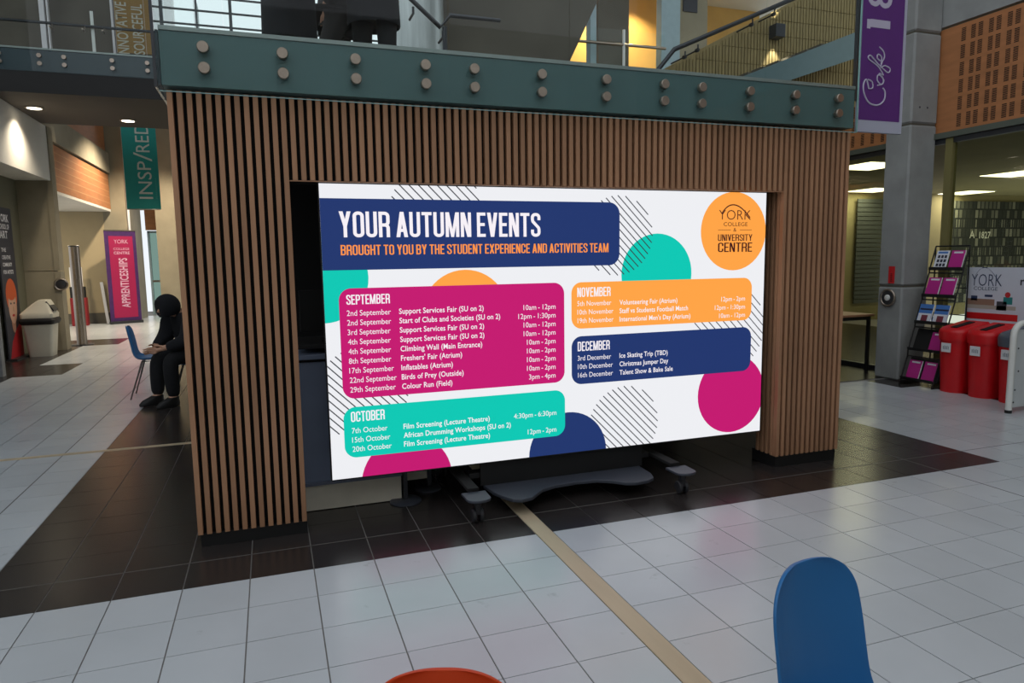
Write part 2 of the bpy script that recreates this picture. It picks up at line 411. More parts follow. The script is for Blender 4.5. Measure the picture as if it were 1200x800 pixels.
# =================================================================== LED SCREEN
YS_ = .560
def sp(x, y): return onY(x, y, YS_)
SL, SR, SB, ST = .150, 3.166, .270, 1.964
scr = thing('led_screen', 'huge glowing event screen on wheels inside the slatted portal', 'screen', ((SL+SR)/2, .62, 0))
part('cabinet', B(SL-.006, SR+.006, YS_+.001, YS_+.05, SB-.008, ST+.006), M_black, scr, bevel=.002)
L_white = led('led_white', (238, 239, 243)); L_navy = led('led_navy', (33, 54, 110)); L_mag = led('led_magenta', (196, 24, 112))
L_teal = led('led_teal', (8, 200, 180)); L_or = led('led_orange', (255, 164, 70)); L_txt = led('led_text_white', (246, 240, 246))
L_dark = led('led_ink', (64, 24, 26)); L_hat = led('led_hatch', (48, 50, 60)); L_sub = led('led_text_orange', (255, 150, 70))
disp = part('display', B(SL, SR, YS_, YS_+.001, SB, ST), L_white, scr, label='lit white display showing the autumn events')
def clip(poly):
    for ax, lim, sgn in ((0, SL, 1), (0, SR, -1), (1, SB, 1), (1, ST, -1)):
        out = []
        for i in range(len(poly)):
            a, b = poly[i], poly[(i+1) % len(poly)]
            da, db = (a[ax]-lim)*sgn, (b[ax]-lim)*sgn
            if da >= 0: out.append(a)
            if da*db < 0:
                t = da/(da-db); out.append((a[0]+(b[0]-a[0])*t, a[1]+(b[1]-a[1])*t))
        poly = out
        if not poly: return []
    return poly
def flat(name, polys, m, layer, label=None):
    g = G(); y = YS_-.0005*layer
    for p in polys:
        p = clip(p)
        if len(p) > 2: g.face([(a, y, b) for a, b in p])
    return part(name, g, m, disp, fix=False, label=label)
def circ(cx, cz, r, n=48): return [(cx+r*math.cos(2*math.pi*k/n), cz+r*math.sin(2*math.pi*k/n)) for k in range(n)]
def pcirc(px, py, rpx_h):       # centre in the photo, half-width in photo pixels -> a true circle on the display
    c = sp(px, py); r = (sp(px+rpx_h, py).x-sp(px-rpx_h, py).x)/2
    return circ(c.x, c.z, r)
def rrect(x0, x1, z0, z1, r, corners=(1, 1, 1, 1)):
    out = []
    for (cx, cz, a, on) in ((x1, z1, 0, corners[1]), (x0, z1, 90, corners[0]), (x0, z0, 180, corners[3]), (x1, z0, 270, corners[2])):
        if not on: out.append((cx, cz)); continue
        sx = cx-r if cx == x1 else cx+r; sz = cz-r if cz == z1 else cz+r
        out += [(sx+r*math.cos(math.radians(a+t)), sz+r*math.sin(math.radians(a+t))) for t in range(0, 91, 9)]
    return out
def card(name, tl, tr, bl, br, m, r=.07, label=None):
    a, b, c, d = sp(*tl), sp(*tr), sp(*bl), sp(*br)
    x0, x1 = (a.x+c.x)/2, (b.x+d.x)/2; z1, z0 = (a.z+b.z)/2, (c.z+d.z)/2
    return flat(name, [rrect(x0, x1, z0, z1, r)], m, 4, label)
def hatch(px, py, rh, n, layer=2):
    c = sp(px, py); r = (sp(px+rh, py).x-sp(px-rh, py).x)/2
    polys = []; s = math.sqrt(.5); t = .0033
    for i in range(n):
        d = -r*.97+2*r*.97*i/(n-1)
        h = math.sqrt(max(0, r*r-d*d))*.97
        if h < .02: continue
        # direction (s,-s) (down right), normal (s,s)
        ax, az = c.x+d*s, c.z+d*s
        polys.append([(ax-h*s-t*s, az+h*s-t*s), (ax+h*s-t*s, az-h*s-t*s), (ax+h*s+t*s, az-h*s+t*s), (ax-h*s+t*s, az+h*s+t*s)])
    flat('hatch_lines', polys, L_hat, layer)
flat('circle', [pcirc(770, 321, 41)], L_teal, 1); flat('circle', [pcirc(378, 326, 55)], L_teal, 1)
flat('circle', [pcirc(546, 369, 51)], L_or, 1); flat('circle', [pcirc(860, 271, 38)], L_or, 1)
flat('circle', [pcirc(478, 562, 53)], L_mag, 1); flat('circle', [pcirc(666, 531, 45)], L_navy, 1)
flat('circle', [pcirc(857, 461, 38.5)], L_mag, 1)
hatch(724, 276, 42, 15); hatch(512, 250, 56, 15); hatch(425, 460, 56, 16); hatch(731, 497, 41, 15, .5); hatch(855, 385, 42, 15)
a, b, c = sp(376, 232), sp(726, 238), sp(378, 317)
flat('title_bar', [rrect(SL-.2, b.x, c.z, a.z, .075)], L_navy, 4)
card('september_card', (397, 338), (661, 331), (401.5, 467), (661.5, 448), L_mag)
card('october_card', (402, 477), (662, 457), (404.5, 536), (662, 510.5), L_teal)
card('november_card', (669, 331), (881, 325), (670, 385), (880, 375), L_or)
card('december_card', (669.5, 394), (880, 383), (670, 450.5), (879, 434), L_navy)
YT = YS_-.0028
def stext(name, s, m, x, yb, ytop, xr=None, yr=None, xs=1., bold=0., align='L', cap=None):
    p = onY(x, yb, YT); cp = cap or (onY(x, ytop, YT).z-p.z)
    w = (onY(xr, yr if yr else yb, YT).x-p.x) if xr else None
    return lettering(name, s, m, disp, p, (1, 0, 0), (0, 0, 1), cp, w, xs, bold, align)
def ptext(name, s, m, x, yb, ytop, xr, yr, t=.125):
    p = onY(x, yb, YT); return poster(name, s, m, disp, p, (1, 0, 0), (0, 0, 1), onY(x, ytop, YT).z-p.z, onY(xr, yr, YT).x-p.x, t)
ptext('title_text', 'YOUR AUTUMN EVENTS', L_txt, 398, 278, 247.5, 633, 275)
ptext('subtitle_text', 'BROUGHT TO YOU BY THE STUDENT EXPERIENCE AND ACTIVITIES TEAM', L_sub, 399.5, 299, 287, 713, 297, .12)
ptext('month_text', 'SEPTEMBER', L_txt, 406, 357, 345.5, 457, 355)
ptext('month_text', 'OCTOBER', L_txt, 411.5, 494.5, 482.5, 451, 491)
ptext('month_text', 'NOVEMBER', L_txt, 676.5, 348, 337, 715.5, 346)
ptext('month_text', 'DECEMBER', L_txt, 677, 411.5, 400.5, 714.5, 409)
CAPT = .0315
wD = onY(458, 367, YT).x-onY(406.5, 370, YT).x
wE = onY(567, 361, YT).x-onY(468, 367.7, YT).x
wT = onY(651, 361, YT).x-onY(613.5, 362, YT).x
def natural(s, bold):
    me = glyphs(s, bold); w = max(v.co.x for v in me.vertices)-min(v.co.x for v in me.vertices); bpy.data.meshes.remove(me); return w*CAPT/capH(bold)
xsD = wD/natural('2nd September', 0); xsE = wE/natural('Support Services Fair (SU on 2)', .012); xsT = wT/natural('10am - 12pm', 0)
def rows(dates, events, times, xd, yd, dyd, sd, xe, ye, dye, se, xt, yt, dyt):
    for k, d in enumerate(dates): stext('date_text', d, L_txt, xd+sd*k, yd+dyd*k, 0, xs=xsD, cap=CAPT)
    for k, d in enumerate(events): stext('event_text', d, L_txt, xe+se*k, ye+dye*k, 0, xs=xsE, bold=.012, cap=CAPT)
    for k, d in enumerate(times):
        if d: stext('time_text', d, L_txt, xt, yt+dyt*k, 0, xs=xsT, cap=CAPT, align='R')
rows(['2nd September', '2nd September', '3rd September', '4th September', '4th September', '8th September', '17th September', '22nd September', '29th September'],
     ['Support Services Fair (SU on 2)', 'Start of Clubs and Societies (SU on 2)', 'Support Services Fair (SU on 2)', 'Support Services Fair (SU on 2)', 'Climbing Wall (Main Entrance)', "Freshers' Fair (Atrium)", 'Inflatables (Atrium)', 'Birds of Prey (Outside)', 'Colour Run (Field)'],
     ['10am - 12pm', '12pm - 1:30pm', '10am - 12pm', '10am - 12pm', '10am - 2pm', '10am - 2pm', '10am - 2pm', '10am - 2pm', '3pm - 4pm'],
     406.5, 370.2, 11.22, .5, 467.7, 367.7, 10.98, .46, 651, 361.7, 10.05)
rows(['7th October', '15th October', '20th October'], ['Film Screening (Lecture Theatre)', 'African Drumming Workshops (SU on 2)', 'Film Screening (Lecture Theatre)'],
     ['4:30pm - 6:30pm', '', '12pm - 2pm'], 412.5, 507.8, 10.8, .4, 473, 502.5, 10.3, .3, 652, 485.8, 9.75)
rows(['5th November', '10th November', '19th November'], ['Volunteering Fair (Atrium)', 'Staff vs Students Football Match', "International Men's Day (Atrium)"],
     ['12pm - 2pm', '12pm - 1:30pm', '10am - 12pm'], 676.5, 358.6, 10, .2, 726, 357, 9.8, 0, 873, 352, 9.5)
rows(['3rd December', '10th December', '16th December'], ['Ice Skating Trip (TBD)', 'Christmas Jumper Day', 'Talent Show & Bake Sale'],
     [], 677, 422.6, 9.9, .2, 726, 419.2, 9.9, 0, 873, 352, 9.5)
def logo_arc(x0, xm, x1, y0, ym, y1, g, plane, t):
    a, b, c = plane(x0, y0), plane(xm, ym), plane(x1, y1)
    pts = []
    for k in range(25):
        u = k/24; pts.append(a*(1-u)**2+(b*2-(a+c)*.5)*2*u*(1-u)+c*u*u)
    for i in range(24):
        d = (pts[i+1]-pts[i]).normalized(); nn = V((0, -1, 0)).cross(d) if abs(d.y) < .9 else V((-1, 0, 0)).cross(d)
        g.face([pts[i]-nn*t, pts[i+1]-nn*t, pts[i+1]+nn*t, pts[i]+nn*t])
stext('logo_text', 'YORK', L_dark, 842.5, 257.3, 246, 880, 257, bold=-.012)
stext('logo_text', 'COLLEGE', L_dark, 848, 264.8, 260.3, 876, 264.6)
stext('logo_text', '&', L_dark, 859.5, 271.3, 267, 863, 271.3)
ptext('logo_text', 'UNIVERSITY', L_dark, 841.3, 282.3, 274.5, 881.5, 281.6, .11)
ptext('logo_text', 'CENTRE', L_dark, 841.3, 295.3, 284.3, 881.3, 294.2, .11)
g = G(); logo_arc(846, 861, 879, 250, 240, 255, g, lambda x, y: onY(x, y, YT), .004); part('logo_arc', g, L_dark, disp, fix=False)
for xa, xb in ((841.5, 856.5), (867, 881)):
    p, q = onY(xa, 269.3, YT), onY(xb, 269.1, YT); part('logo_rule', G().face([(p.x, YT, p.z-.0015), (q.x, YT, p.z-.0015), (q.x, YT, p.z+.0015), (p.x, YT, p.z+.0015)]), L_dark, disp, fix=False)

# --- rolling stand
M_stand = mat('stand_grey', (66, 70, 80), rough=.45, metal=.2, var=.05); M_rub = mat('caster_rubber', (44, 44, 48), rough=.5)
part('stand_column', B(1.18, 1.30, .615, .70, .10, 1.6), M_black, scr, bevel=.004)
part('stand_column', B(1.98, 2.10, .615, .70, .10, 1.6), M_black, scr, bevel=.004)
lob = [(1.08, .62), (1.10, .46), (1.13, .38), (1.17, .30), (1.22, .275), (1.29, .29), (1.34, .34), (1.40, .40), (1.50, .44), (1.66, .455), (1.80, .44), (1.88, .39), (1.94, .325), (2.01, .30), (2.10, .31), (2.16, .345), (2.19, .43), (2.20, .62)]
part('base_plate', G().prism([(x, y, .085) for x, y in lob], (0, 0, .022)), M_stand, scr, bevel=.004)
part('lower_cover', B(1.06, 2.22, .60, .612, .107, .30), M_black, scr)
for cx, cy in ((.945, .285), (2.33, .27), (.945, 1.2), (2.33, 1.18)):
    pad = [(cx-.075, cy+.09), (cx-.075, cy-.02)] + [(cx-.072*math.cos(t*math.pi/8), cy-.03-.05*math.sin(t*math.pi/8)) for t in range(0, 9)] + [(cx+.075, cy-.02), (cx+.075, cy+.09)]
    pad = pad[:1]+pad[2:-2]+pad[-1:]
    lg = part('caster_pad', G().prism([(x, y, .142) for x, y in pad], (0, 0, .016)), M_stand, scr, bevel=.004)
    fk = part('caster_fork', G().cyl((cx, cy, .142), (cx, cy, .10), .022).box(cx-.013, cx+.013, cy-.012, cy+.03, .05, .11), M_rub, lg)
    for s_ in (-1, 1):
        part('caster_wheel', G().lathe((cx+s_*.022, cy+.012, .042), [(.012, -.011), (.036, -.011), (.042, -.006), (.042, .006), (.036, .011), (.012, .011)], 24, (1, 0, 0)), M_rub, lg, smooth=True)
part('stand_arm', B(.91, .98, .37, 1.27, .158, .18), M_felt, scr, bevel=.004)
part('stand_arm', B(2.295, 2.365, .36, 1.25, .158, .18), M_felt, scr, bevel=.004)
part('stand_crossbar', B(.99, 2.285, .615, .70, .155, .19), M_black, scr, bevel=.004)

# =================================================================== MEZZANINE
ZM = 2.675
struct('mezzanine_floor', B(-.58, 3.80, .56, 5.2, 2.402, ZM-.01), M_conc_dark, 'mezzanine floor slab above the slatted portal')
struct('trim_1', B(-.585, 3.805, .452, .555, 2.415, ZM), M_fascia, 'grey green fascia band above the oak slats')
struct('trim_2', B(-.585, 3.805, .446, .60, ZM+.001, ZM+.022), M_ledge, 'pale ledge on top of the fascia band')
struct('trim_3', B(-.60, -.588, .452, 5.2, 2.415, ZM), M_fascia2, 'dark side of the mezzanine edge')
bal = thing('glass_balustrade', 'front glass balustrade with round steel bolts above the slats', 'balustrade', (1.6, .43, 2.38))
jx = [-.598, .875, 1.61, 2.375, 3.02, 3.815]
for i in range(5):
    part('glass_panel', B(jx[i]+.003, jx[i+1]-.003, .425, .437, 2.382, 3.78), M_glass, bal)
    part('glass_panel_edge', B(jx[i]+.003, jx[i+1]-.003, .4255, .4365, 2.3785, 2.3815), M_glass_edge, bal)
part('glass_panel_edge', B(3.8125, 3.8165, .4255, .4365, 2.382, 3.78), M_glass_edge, bal)
for bx in (-.385, -.01, .36, .74, 1.02, 1.43, 1.85, 2.255, 2.53, 2.90, 3.27, 3.64):
    for bz in (2.60, 2.50):
        part('standoff_bolt', G().lathe((bx, .44, bz), [(.018, -.012), (.018, .003), (.027, .003), (.029, .006), (.029, .03), (.026, .034)], 24, (0, -1, 0)), M_steel, bal, smooth=True)
ret = thing('side_glass_balustrade', 'side glass return at the left end of the mezzanine', 'balustrade', (-.6, 2.5, 2.4))
part('glass_panel', B(-.616, -.604, .45, 5.2, 2.40, 3.78), M_glass, ret)
part('edge_post', B(-.617, -.603, .437, .449, 2.40, 3.78), M_steel_dark, ret)
# fat handrail tube over the glass
# ---- walls and stairs seen above the mezzanine edge
def U(x, y, Y): return onY(x, y, Y)
struct('wall_stair', G().prism([U(518, 120, 4.7), U(518, -130, 4.7), U(748, -130, 4.7), U(699, 4, 4.7), U(664, 80, 4.7), U(655, 120, 4.7)], (0, .2, 0)), M_conc_dark, 'dark concrete wall behind the mezzanine')
M_block = mat('ribbed_block', (150, 134, 92), rough=.9, var=.2, scale=4, stretch=(9, 1, .8), bump=.3)
bw = struct('wall_block', G().prism([U(786, 115, 4.5), U(786, 77, 4.5), U(812, 62, 4.5), U(940, -4, 4.5), U(985, -36, 4.5), U(985, 130, 4.5)], (0, .2, 0)).box(U(985, 60, 4.5).x, 8.3, 4.5, 4.7, 3.07, U(985, -36, 4.5).z), M_block, 'ribbed olive block wall beside the stairs')
def ribs():
    g = G(); p0 = U(792, 60, 4.5).x; p1 = 8.25
    x = p0
    a, b = U(786, 77, 4.5), U(940, -4, 4.5); c = U(990, -40, 4.5)
    k = 0
    while x < p1:
        zt = a.z+(b.z-a.z)*(x-a.x)/(b.x-a.x) if x < b.x else b.z+(c.z-b.z)*(x-b.x)/(c.x-b.x)
        zt = min(zt, c.z)-.02
        z = 2.68 if x < 7.3 else 3.08
        while z < zt-.05:
            z2 = min(z+.2, zt); g.box(x, x+.036, 4.482, 4.4995, z, z2-.008); z += .2
        x += .05
    return g
part('wall_ribs', ribs(), M_block, bw, kind='stuff', fix=False)
M_stringer = mat('stringer_steel', (96, 122, 126), rough=.45, var=.05)
st = thing('staircase', 'grey steel staircase rising to the right behind the mezzanine glass', 'stairs', tuple(U(860, 98, 4.2)))
part('stringer', G().prism([U(846, 99, 4.2), U(1012, 34, 4.2), U(1012, 65, 4.2), U(893, 105, 4.2), U(846, 110, 4.2)], (0, .05, 0)), M_stringer, st)
a, b = U(846, 99, 4.2), U(985, 45, 4.2)
for k in range(8):
    p = a.lerp(b, (k+.5)/8)
    part('tread', B(p.x-.16, p.x+.16, 4.252, 4.48, p.z-.06, p.z-.03), M_conc_dark, st)
hr = thing('stair_handrail', 'dark handrail rising up the ribbed block wall', 'handrail', tuple(U(775, 82, 4.15)))
part('rail', G().tube([U(763, 92, 4.15), U(790, 58, 4.15), U(945, -8, 4.15), U(1000, -32, 4.15)], .028, 12), M_steel_dark, hr, smooth=True)
for px, py in ((803, 68), (818, 60), (882, 30), (908, 18)):
    p = U(px, py-8, 4.15)
    part('bracket', G().tube([p, p+V((0, 0, -.05)), p+V((.03, .08, -.05)), p+V((.03, .36, -.05))], .010, 8).lathe(p+V((.03, .06, -.05)), [(.024, -.02), (.024, .02)], 14, (0, 1, 0)), M_steel_dark, hr, smooth=True)
sl = thing('wall_lamp', 'square up and down wall lamp on the block wall', 'lamp', tuple(U(911, 37, 4.4)))
lp = U(911, 37, 4.4)
part('lamp_body', B(lp.x-.075, lp.x+.075, 4.33, 4.478, lp.z-.085, lp.z+.085), M_steel_dark, sl, bevel=.006)
for s_ in (1, -1):
    ld = bpy.data.lights.new('lamp_beam', 'SPOT'); ld.energy = 22; ld.color = (1, .88, .68); ld.spot_size = 1.15; ld.spot_blend = .3; ld.shadow_soft_size = .02
    lo = bpy.data.objects.new('lamp_beam', ld); COL.objects.link(lo); lo.parent = sl
    lo.location = V((lp.x, 4.405, lp.z+s_*.10))-base_of(sl)
    lo.rotation_euler = (math.pi if s_ > 0 else 0, 0, 0)
# steel clad drum column and its rail
M_clad = mat('steel_cladding', (176, 184, 184), rough=.38, metal=.55, var=.16, scale=3, stretch=(6, 6, .5))
c0, c1 = U(455, 30, 4.4), U(519, 30, 4.4); r = (c1.x-c0.x)/2
solo('clad_column', G().cyl(((c0.x+c1.x)/2, 4.4, ZM-.01), ((c0.x+c1.x)/2, 4.4, 6.4), r, n=48), M_clad, 'pale steel clad round column on the mezzanine', 'column', ((c0.x+c1.x)/2, 4.4, ZM-.01), smooth=True)
hr2 = thing('mezzanine_handrail', 'steel handrail bending beside the clad column on the mezzanine', 'handrail', tuple(U(520, 32, 3.3)))
part('rail', G().tube([U(470, -12, 3.3), U(516, 32, 3.3), U(527, 18, 3.3), U(586, 24, 3.3)], [.022, .022, .022, .018], 12), M_steel_dark, hr2, smooth=True)
for px, py in ((484, 8), (519, 36)):
    p = U(px, py, 3.3)
    part('bracket', G().tube([p, p+V((0, .0, -.06)), p+V((0, .18, -.06))], .012, 8), M_steel_dark, hr2)
p = U(521, 38, 3.3); part('newel', G().cyl((p.x, 3.3, ZM-.01), (p.x, 3.3, p.z+.05), .022), M_steel_dark, hr2)
# deep warm room behind the stairs
M_warm = mat('warm_wall', (206, 164, 92), rough=.8, var=.06, scale=2)
q0, q1 = U(660, 50, 11.5), U(830, 50, 11.5)
struct('wall_warm', B(q0.x-1, q1.x+1.5, 11.5, 11.7, 4.6, 9), M_warm, 'warmly lit wall of the upper gallery')
struct('wall_dark_bay', B(U(701, 40, 10).x, U(737, 40, 10).x, 10, 10.3, 4.6, 7.6), M_conc_dark, 'dark bay of the upper gallery')
struct('gallery_floor', B(4.2, 13, 9.0, 12, 4.3, 4.6), M_conc_dark, 'upper gallery floor')
struct('gallery_soffit', B(5.3, 13, 8.6, 12, 7.6, 7.9), M_white_wall, 'upper gallery ceiling')
M_pale_steel = mat('pale_blue_steel', (150, 172, 180), rough=.5, var=.05)
for pxa, pxb, Y, lab in ((692, 699, 9.3, 'slim pale blue steel post at the end of the dark wall'), (775, 797, 9.3, 'wide pale blue steel column beside the stair handrail')):
    a, b = U(pxa, 40, Y), U(pxb, 40, Y)
    solo('steel_column', B(a.x, b.x, Y, Y+.2, 4.6, 7.6), M_pale_steel, lab, 'column', ((a.x+b.x)/2, Y+.1, 4.6), bevel=.006)
a, b = U(797, 20, 9.7), U(829, 20, 9.7)
struct('wall_gallery_pier', B(a.x, b.x, 9.7, 9.9, 4.6, 7.6), M_conc_warm, 'beige pier of the upper gallery')
a, b, c = U(801, 0, 9.68), U(817, 15, 9.68), U(801, -14, 9.68)
nb = solo('notice_board', B(a.x, b.x, 9.67, 9.695, b.z, c.z), M_ink, 'dark notice board on the beige upper pier', 'board', (a.x, 9.68, b.z))
gb = thing('gallery_balustrade', 'far glass balustrade with one bright post in the upper gallery', 'balustrade', tuple(U(731, 80, 9.1)))
a, b = U(668, 47, 9.1), U(780, 57, 9.1)
part('rail', G().tube([a, b], .028, 10), M_steel, gb, smooth=True)
p0, p1 = U(731, 80, 9.1), U(731, 35, 9.1)
part('post', G().cyl((p1.x, 9.1, 4.6), (p1.x, 9.1, p1.z), .028), M_white_p, gb, smooth=True)
part('glass_panel', B(a.x, b.x, 9.125, 9.137, 4.6, p1.z), M_glass, gb)
for k, (px, py) in enumerate(((690, -40), (760, -40), (722, -60))):
    p = U(px, py, 10.6)
    dl = thing('gallery_downlight', ['round downlight over the warm gallery wall by the dark bay', 'round downlight over the warm gallery wall by the blue column', 'round downlight hidden above the dark bay'][k], 'downlight', (p.x, 10.9, 7.6), 'gallery downlights')
    part('lamp_trim', G().lathe((p.x, 10.9, 7.6), [(.10, 0), (.10, -.012), (.08, -.014)], 24), M_steel, dl, smooth=True)
    part('lamp_face', G().lathe((p.x, 10.9, 7.59), [(.075, 0), (.075, -.008)], 24), mat('lamp_glow', (255, 240, 210), emit=(255, 226, 170), estr=6), dl)
    ld = bpy.data.lights.new('downlight_beam', 'SPOT'); ld.energy = 260; ld.color = (1, .76, .45); ld.spot_size = 2.2; ld.spot_blend = .6; ld.shadow_soft_size = .08
    lo = bpy.data.objects.new('downlight_beam', ld); COL.objects.link(lo); lo.parent = dl; lo.location = (0, 0, -.05)

# =================================================================== SHELL: far walls, windows, roof
struct('ceiling_shade_roof', B(-9, 14, 4.8, 22, 11, 11.3), M_soffit, 'unseen roof added to shade the rear of the hall')  # unseen roof, added to keep sky light off the upper rear walls
struct('wall_bounce', B(-8.3, 7.65, -9.3, -9, 0, 6), M_white_wall, 'unseen opposite wall added to bounce sky light')  # unseen wall added for the light: pale face bounces, low top admits sky
struct('wall_light_left', B(-8.3, -8, -9, 3, 0, 3).box(-8, -4.6, 2.8, 3, 0, 10), M_conc, 'unseen left wall added and sized to set the side light')  # unseen wall, height set by how much sky light it lets in
wl = U(187, 20, 12.5).x; wr = U(492, 20, 12.5).x
win = part('window_1', G().box(wl, wl+.08, 12.5, 12.62, 4.6, 11).box(wr-.08, wr, 12.5, 12.62, 4.6, 11).box(wl, wr, 12.5, 12.62, 10.9, 11).box(wl, wr, 12.5, 12.62, 4.6, 4.7), M_steel_dark, None, kind='structure', label='tall bright gridded window behind the people upstairs')
nx = 8
for i in range(1, nx):
    x = wl+(wr-wl)*i/nx; part('mullion', B(x-.03, x+.03, 12.5, 12.58, 4.7, 10.9), M_steel_dark, win)
for k in range(1, 22):
    z = 4.7+6.2*k/22; part('transom', B(wl+.08, wr-.08, 12.51, 12.56, z-.014, z+.014), M_steel_dark, win)
_pw, _ph = (wr-wl)/nx, 6.2/22; _pm = B(-_pw/2+.02, _pw/2-.02, 0, .008, -_ph/2+.005, _ph/2-.005).mesh('pane'); _pm.materials.append(M_wglass)
for i in range(nx):
    for k in range(22):
        o = bpy.data.objects.new('pane', _pm); COL.objects.link(o); o.parent = win; o.location = (wl+_pw*(i+.5), 12.565, 4.7+_ph*(k+.5))
struct('wall_back', B(-9, wl-.002, 12.5, 12.8, 4.62, 11).box(wr+.002, 5.2, 12.5, 12.8, 4.62, 11), M_conc_dark, 'dark upper back wall')
struct('wall_far', B(-3.0, 12, 18, 18.3, 0, 7).box(-9, -3.0, 20.2, 20.5, 3.2, 7).box(-9, -4.5, 20.2, 20.5, 0, 3.2), M_conc_warm, 'far ground floor wall')
struct('wall_behind_portal', B(-.55, 3.8, 2.6, 2.85, 0, 2.40), M_felt, 'dark wall behind the screen')
# upper walkway at the left
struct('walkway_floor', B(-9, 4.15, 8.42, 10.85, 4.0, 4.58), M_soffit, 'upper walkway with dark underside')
struct('trim_4', B(-9, 4.15, 8.405, 8.418, 4.30, 4.60), M_fascia2, 'dark teal fascia of the upper walkway')
struct('trim_5', B(-9, 4.15, 8.40, 8.418, 4.0, 4.298), M_black, 'black beam under the upper walkway')
struct('trim_6', B(-9, 4.15, 8.39, 8.45, 4.601, 4.625), M_ledge, 'pale ledge of the upper walkway')
wb = thing('walkway_balustrade', 'far glass balustrade of the upper left walkway', 'balustrade', (-2, 8.37, 4.3))
xj = [-5.5, U(58, 60, 8.37).x, -.6, 1.2, 3.0, 4.1]
for i in range(5): part('glass_panel', B(xj[i]+.004, xj[i+1]-.004, 8.364, 8.376, 4.30, 5.75), M_glass, wb)
for px in (-1, 46, 75, 131, 172):
    x = U(px, 66, 8.37).x
    for bz in (4.51, 4.40):
        part('standoff_bolt', G().lathe((x, 8.372, bz), [(.018, -.02), (.018, .003), (.03, .003), (.03, .03)], 16, (0, -1, 0)), M_steel, wb, smooth=True)
part('rail', G().tube([(-5.5, 8.55, 5.02), (4.1, 8.55, 5.02)], .02, 10), M_steel_dark, wb, smooth=True)
for px in (62, 100, 123):
    x = U(px, 50, 8.5).x
    part('bracket', G().tube([(x, 8.378, 4.93), (x, 8.5, 4.93), (x, 8.55, 5.01)], .012, 8), M_steel, wb)
x = U(110, 50, 8.6).x; part('post', B(x-.02, x+.02, 8.58, 8.60, 4.60, 5.25), M_white_p, wb)
for pxa, pxb in ((48, 54), (56.5, 58.5), (131, 134)):
    a, b = U(pxa, 30, 12.3), U(pxb, 30, 12.3)
    solo('wall_post', B(a.x, b.x, 12.25, 12.35, 4.6, 9), M_paper, {48: 'wide pale post on the dark upper left wall', 56.5: 'thin white post next to the wide pale post upstairs', 131: 'thin pale post beside the ochre banner upstairs'}[pxa], 'post', ((a.x+b.x)/2, 12.3, 4.6))
M_ochre = mat('ochre_banner', (150, 118, 58), rough=.8, var=.05); M_bantext = mat('banner_text', (196, 196, 180), rough=.8)
a, b = U(135, 30, 12.2), U(177, 30, 12.2)
ob = thing('ochre_banner', 'ochre hanging banner with vertical pale lettering upstairs', 'banner', (a.x, 12.2, 5.6))
part('cloth', B(a.x, b.x, 12.2, 12.21, U(150, 62, 12.2).z, 9.2), M_ochre, ob)
part('hanging_bar', B(a.x-.03, b.x+.03, 12.19, 12.22, 9.2, 9.24), M_steel, ob)
p = U(152, 66, 12.19); lettering('banner_text', 'INNOVATIVE', M_bantext, ob, p, (0, 0, 1), (-1, 0, 0), .19, xs=.62, bold=.01)
p = U(171, 76, 12.19); lettering('banner_text', 'RESOURCEFUL', M_bantext, ob, p, (0, 0, 1), (-1, 0, 0), .19, xs=.62, bold=.01)
# walkway downlights
for k, (px, py, lab) in enumerate(((40, 126, 'round lit downlight in the dark soffit, nearer the white bulkhead'), (150, 141, 'round lit downlight in the dark soffit above the teal banner'))):
    p = onZ(px, py, 4.0)
    dl = thing('soffit_downlight', lab, 'downlight', (p.x, p.y, 4.0), 'soffit downlights')
    part('lamp_trim', G().lathe((p.x, p.y, 4.0), [(.13, 0), (.13, -.012), (.11, -.014)], 28), M_steel, dl, smooth=True)
    part('lamp_face', G().lathe((p.x, p.y, 3.992), [(.10, 0), (.10, -.008)], 28), mat('lamp_glow2', (255, 246, 226), emit=(255, 240, 214), estr=5), dl)
    ld = bpy.data.lights.new('downlight_beam', 'SPOT'); ld.energy = 150; ld.color = (1, .85, .64); ld.spot_size = 2.2; ld.spot_blend = .9; ld.shadow_soft_size = .08
    lo = bpy.data.objects.new('downlight_beam', ld); COL.objects.link(lo); lo.parent = dl; lo.location = (0, 0, -.04)

# =================================================================== LEFT SIDE
struct('wall_left', B(-4.6, -4.28, 3, 11.1, 0, 4.0), M_olive, 'olive wall panel at the left')
struct('bulkhead', B(-4.28, -3.74, 3.5, 11.3, 3.05, 3.998), M_white_wall, 'white bulkhead under the upper walkway at the left')
struct('wall_left_pier', B(-4.6, -3.81, 11.1, 11.35, 0, 1.44).box(-4.6, -3.81, 11.1, 11.35, 1.452, 3.049).box(-4.6, -3.82, 11.12, 11.34, 1.44, 1.452), M_conc_warm, 'warm concrete return wall behind the swing bin')
struct('trim_7', B(-3.806, -3.72, 11.08, 11.36, 0, 1.44).box(-3.806, -3.72, 11.08, 11.36, 1.452, 3.998), M_conc_warm, 'pale edge post of the concrete return wall')
struct('trim_8', B(-4.0, -3.74, 7.9, 8.02, 0, 1.13).box(-4.0, -3.75, 7.905, 8.015, 1.13, 1.14).box(-4.0, -3.74, 7.9, 8.02, 1.14, 3.05), M_conc, 'pale concrete jamb at the left edge')
struct('wall_left_low_panel', B(-4.2, -3.84, 5.0, 7.9, 0, 1.13), mat('slate_panel', (64, 70, 84), rough=.5, var=.05), 'slate grey low panel at the left edge')
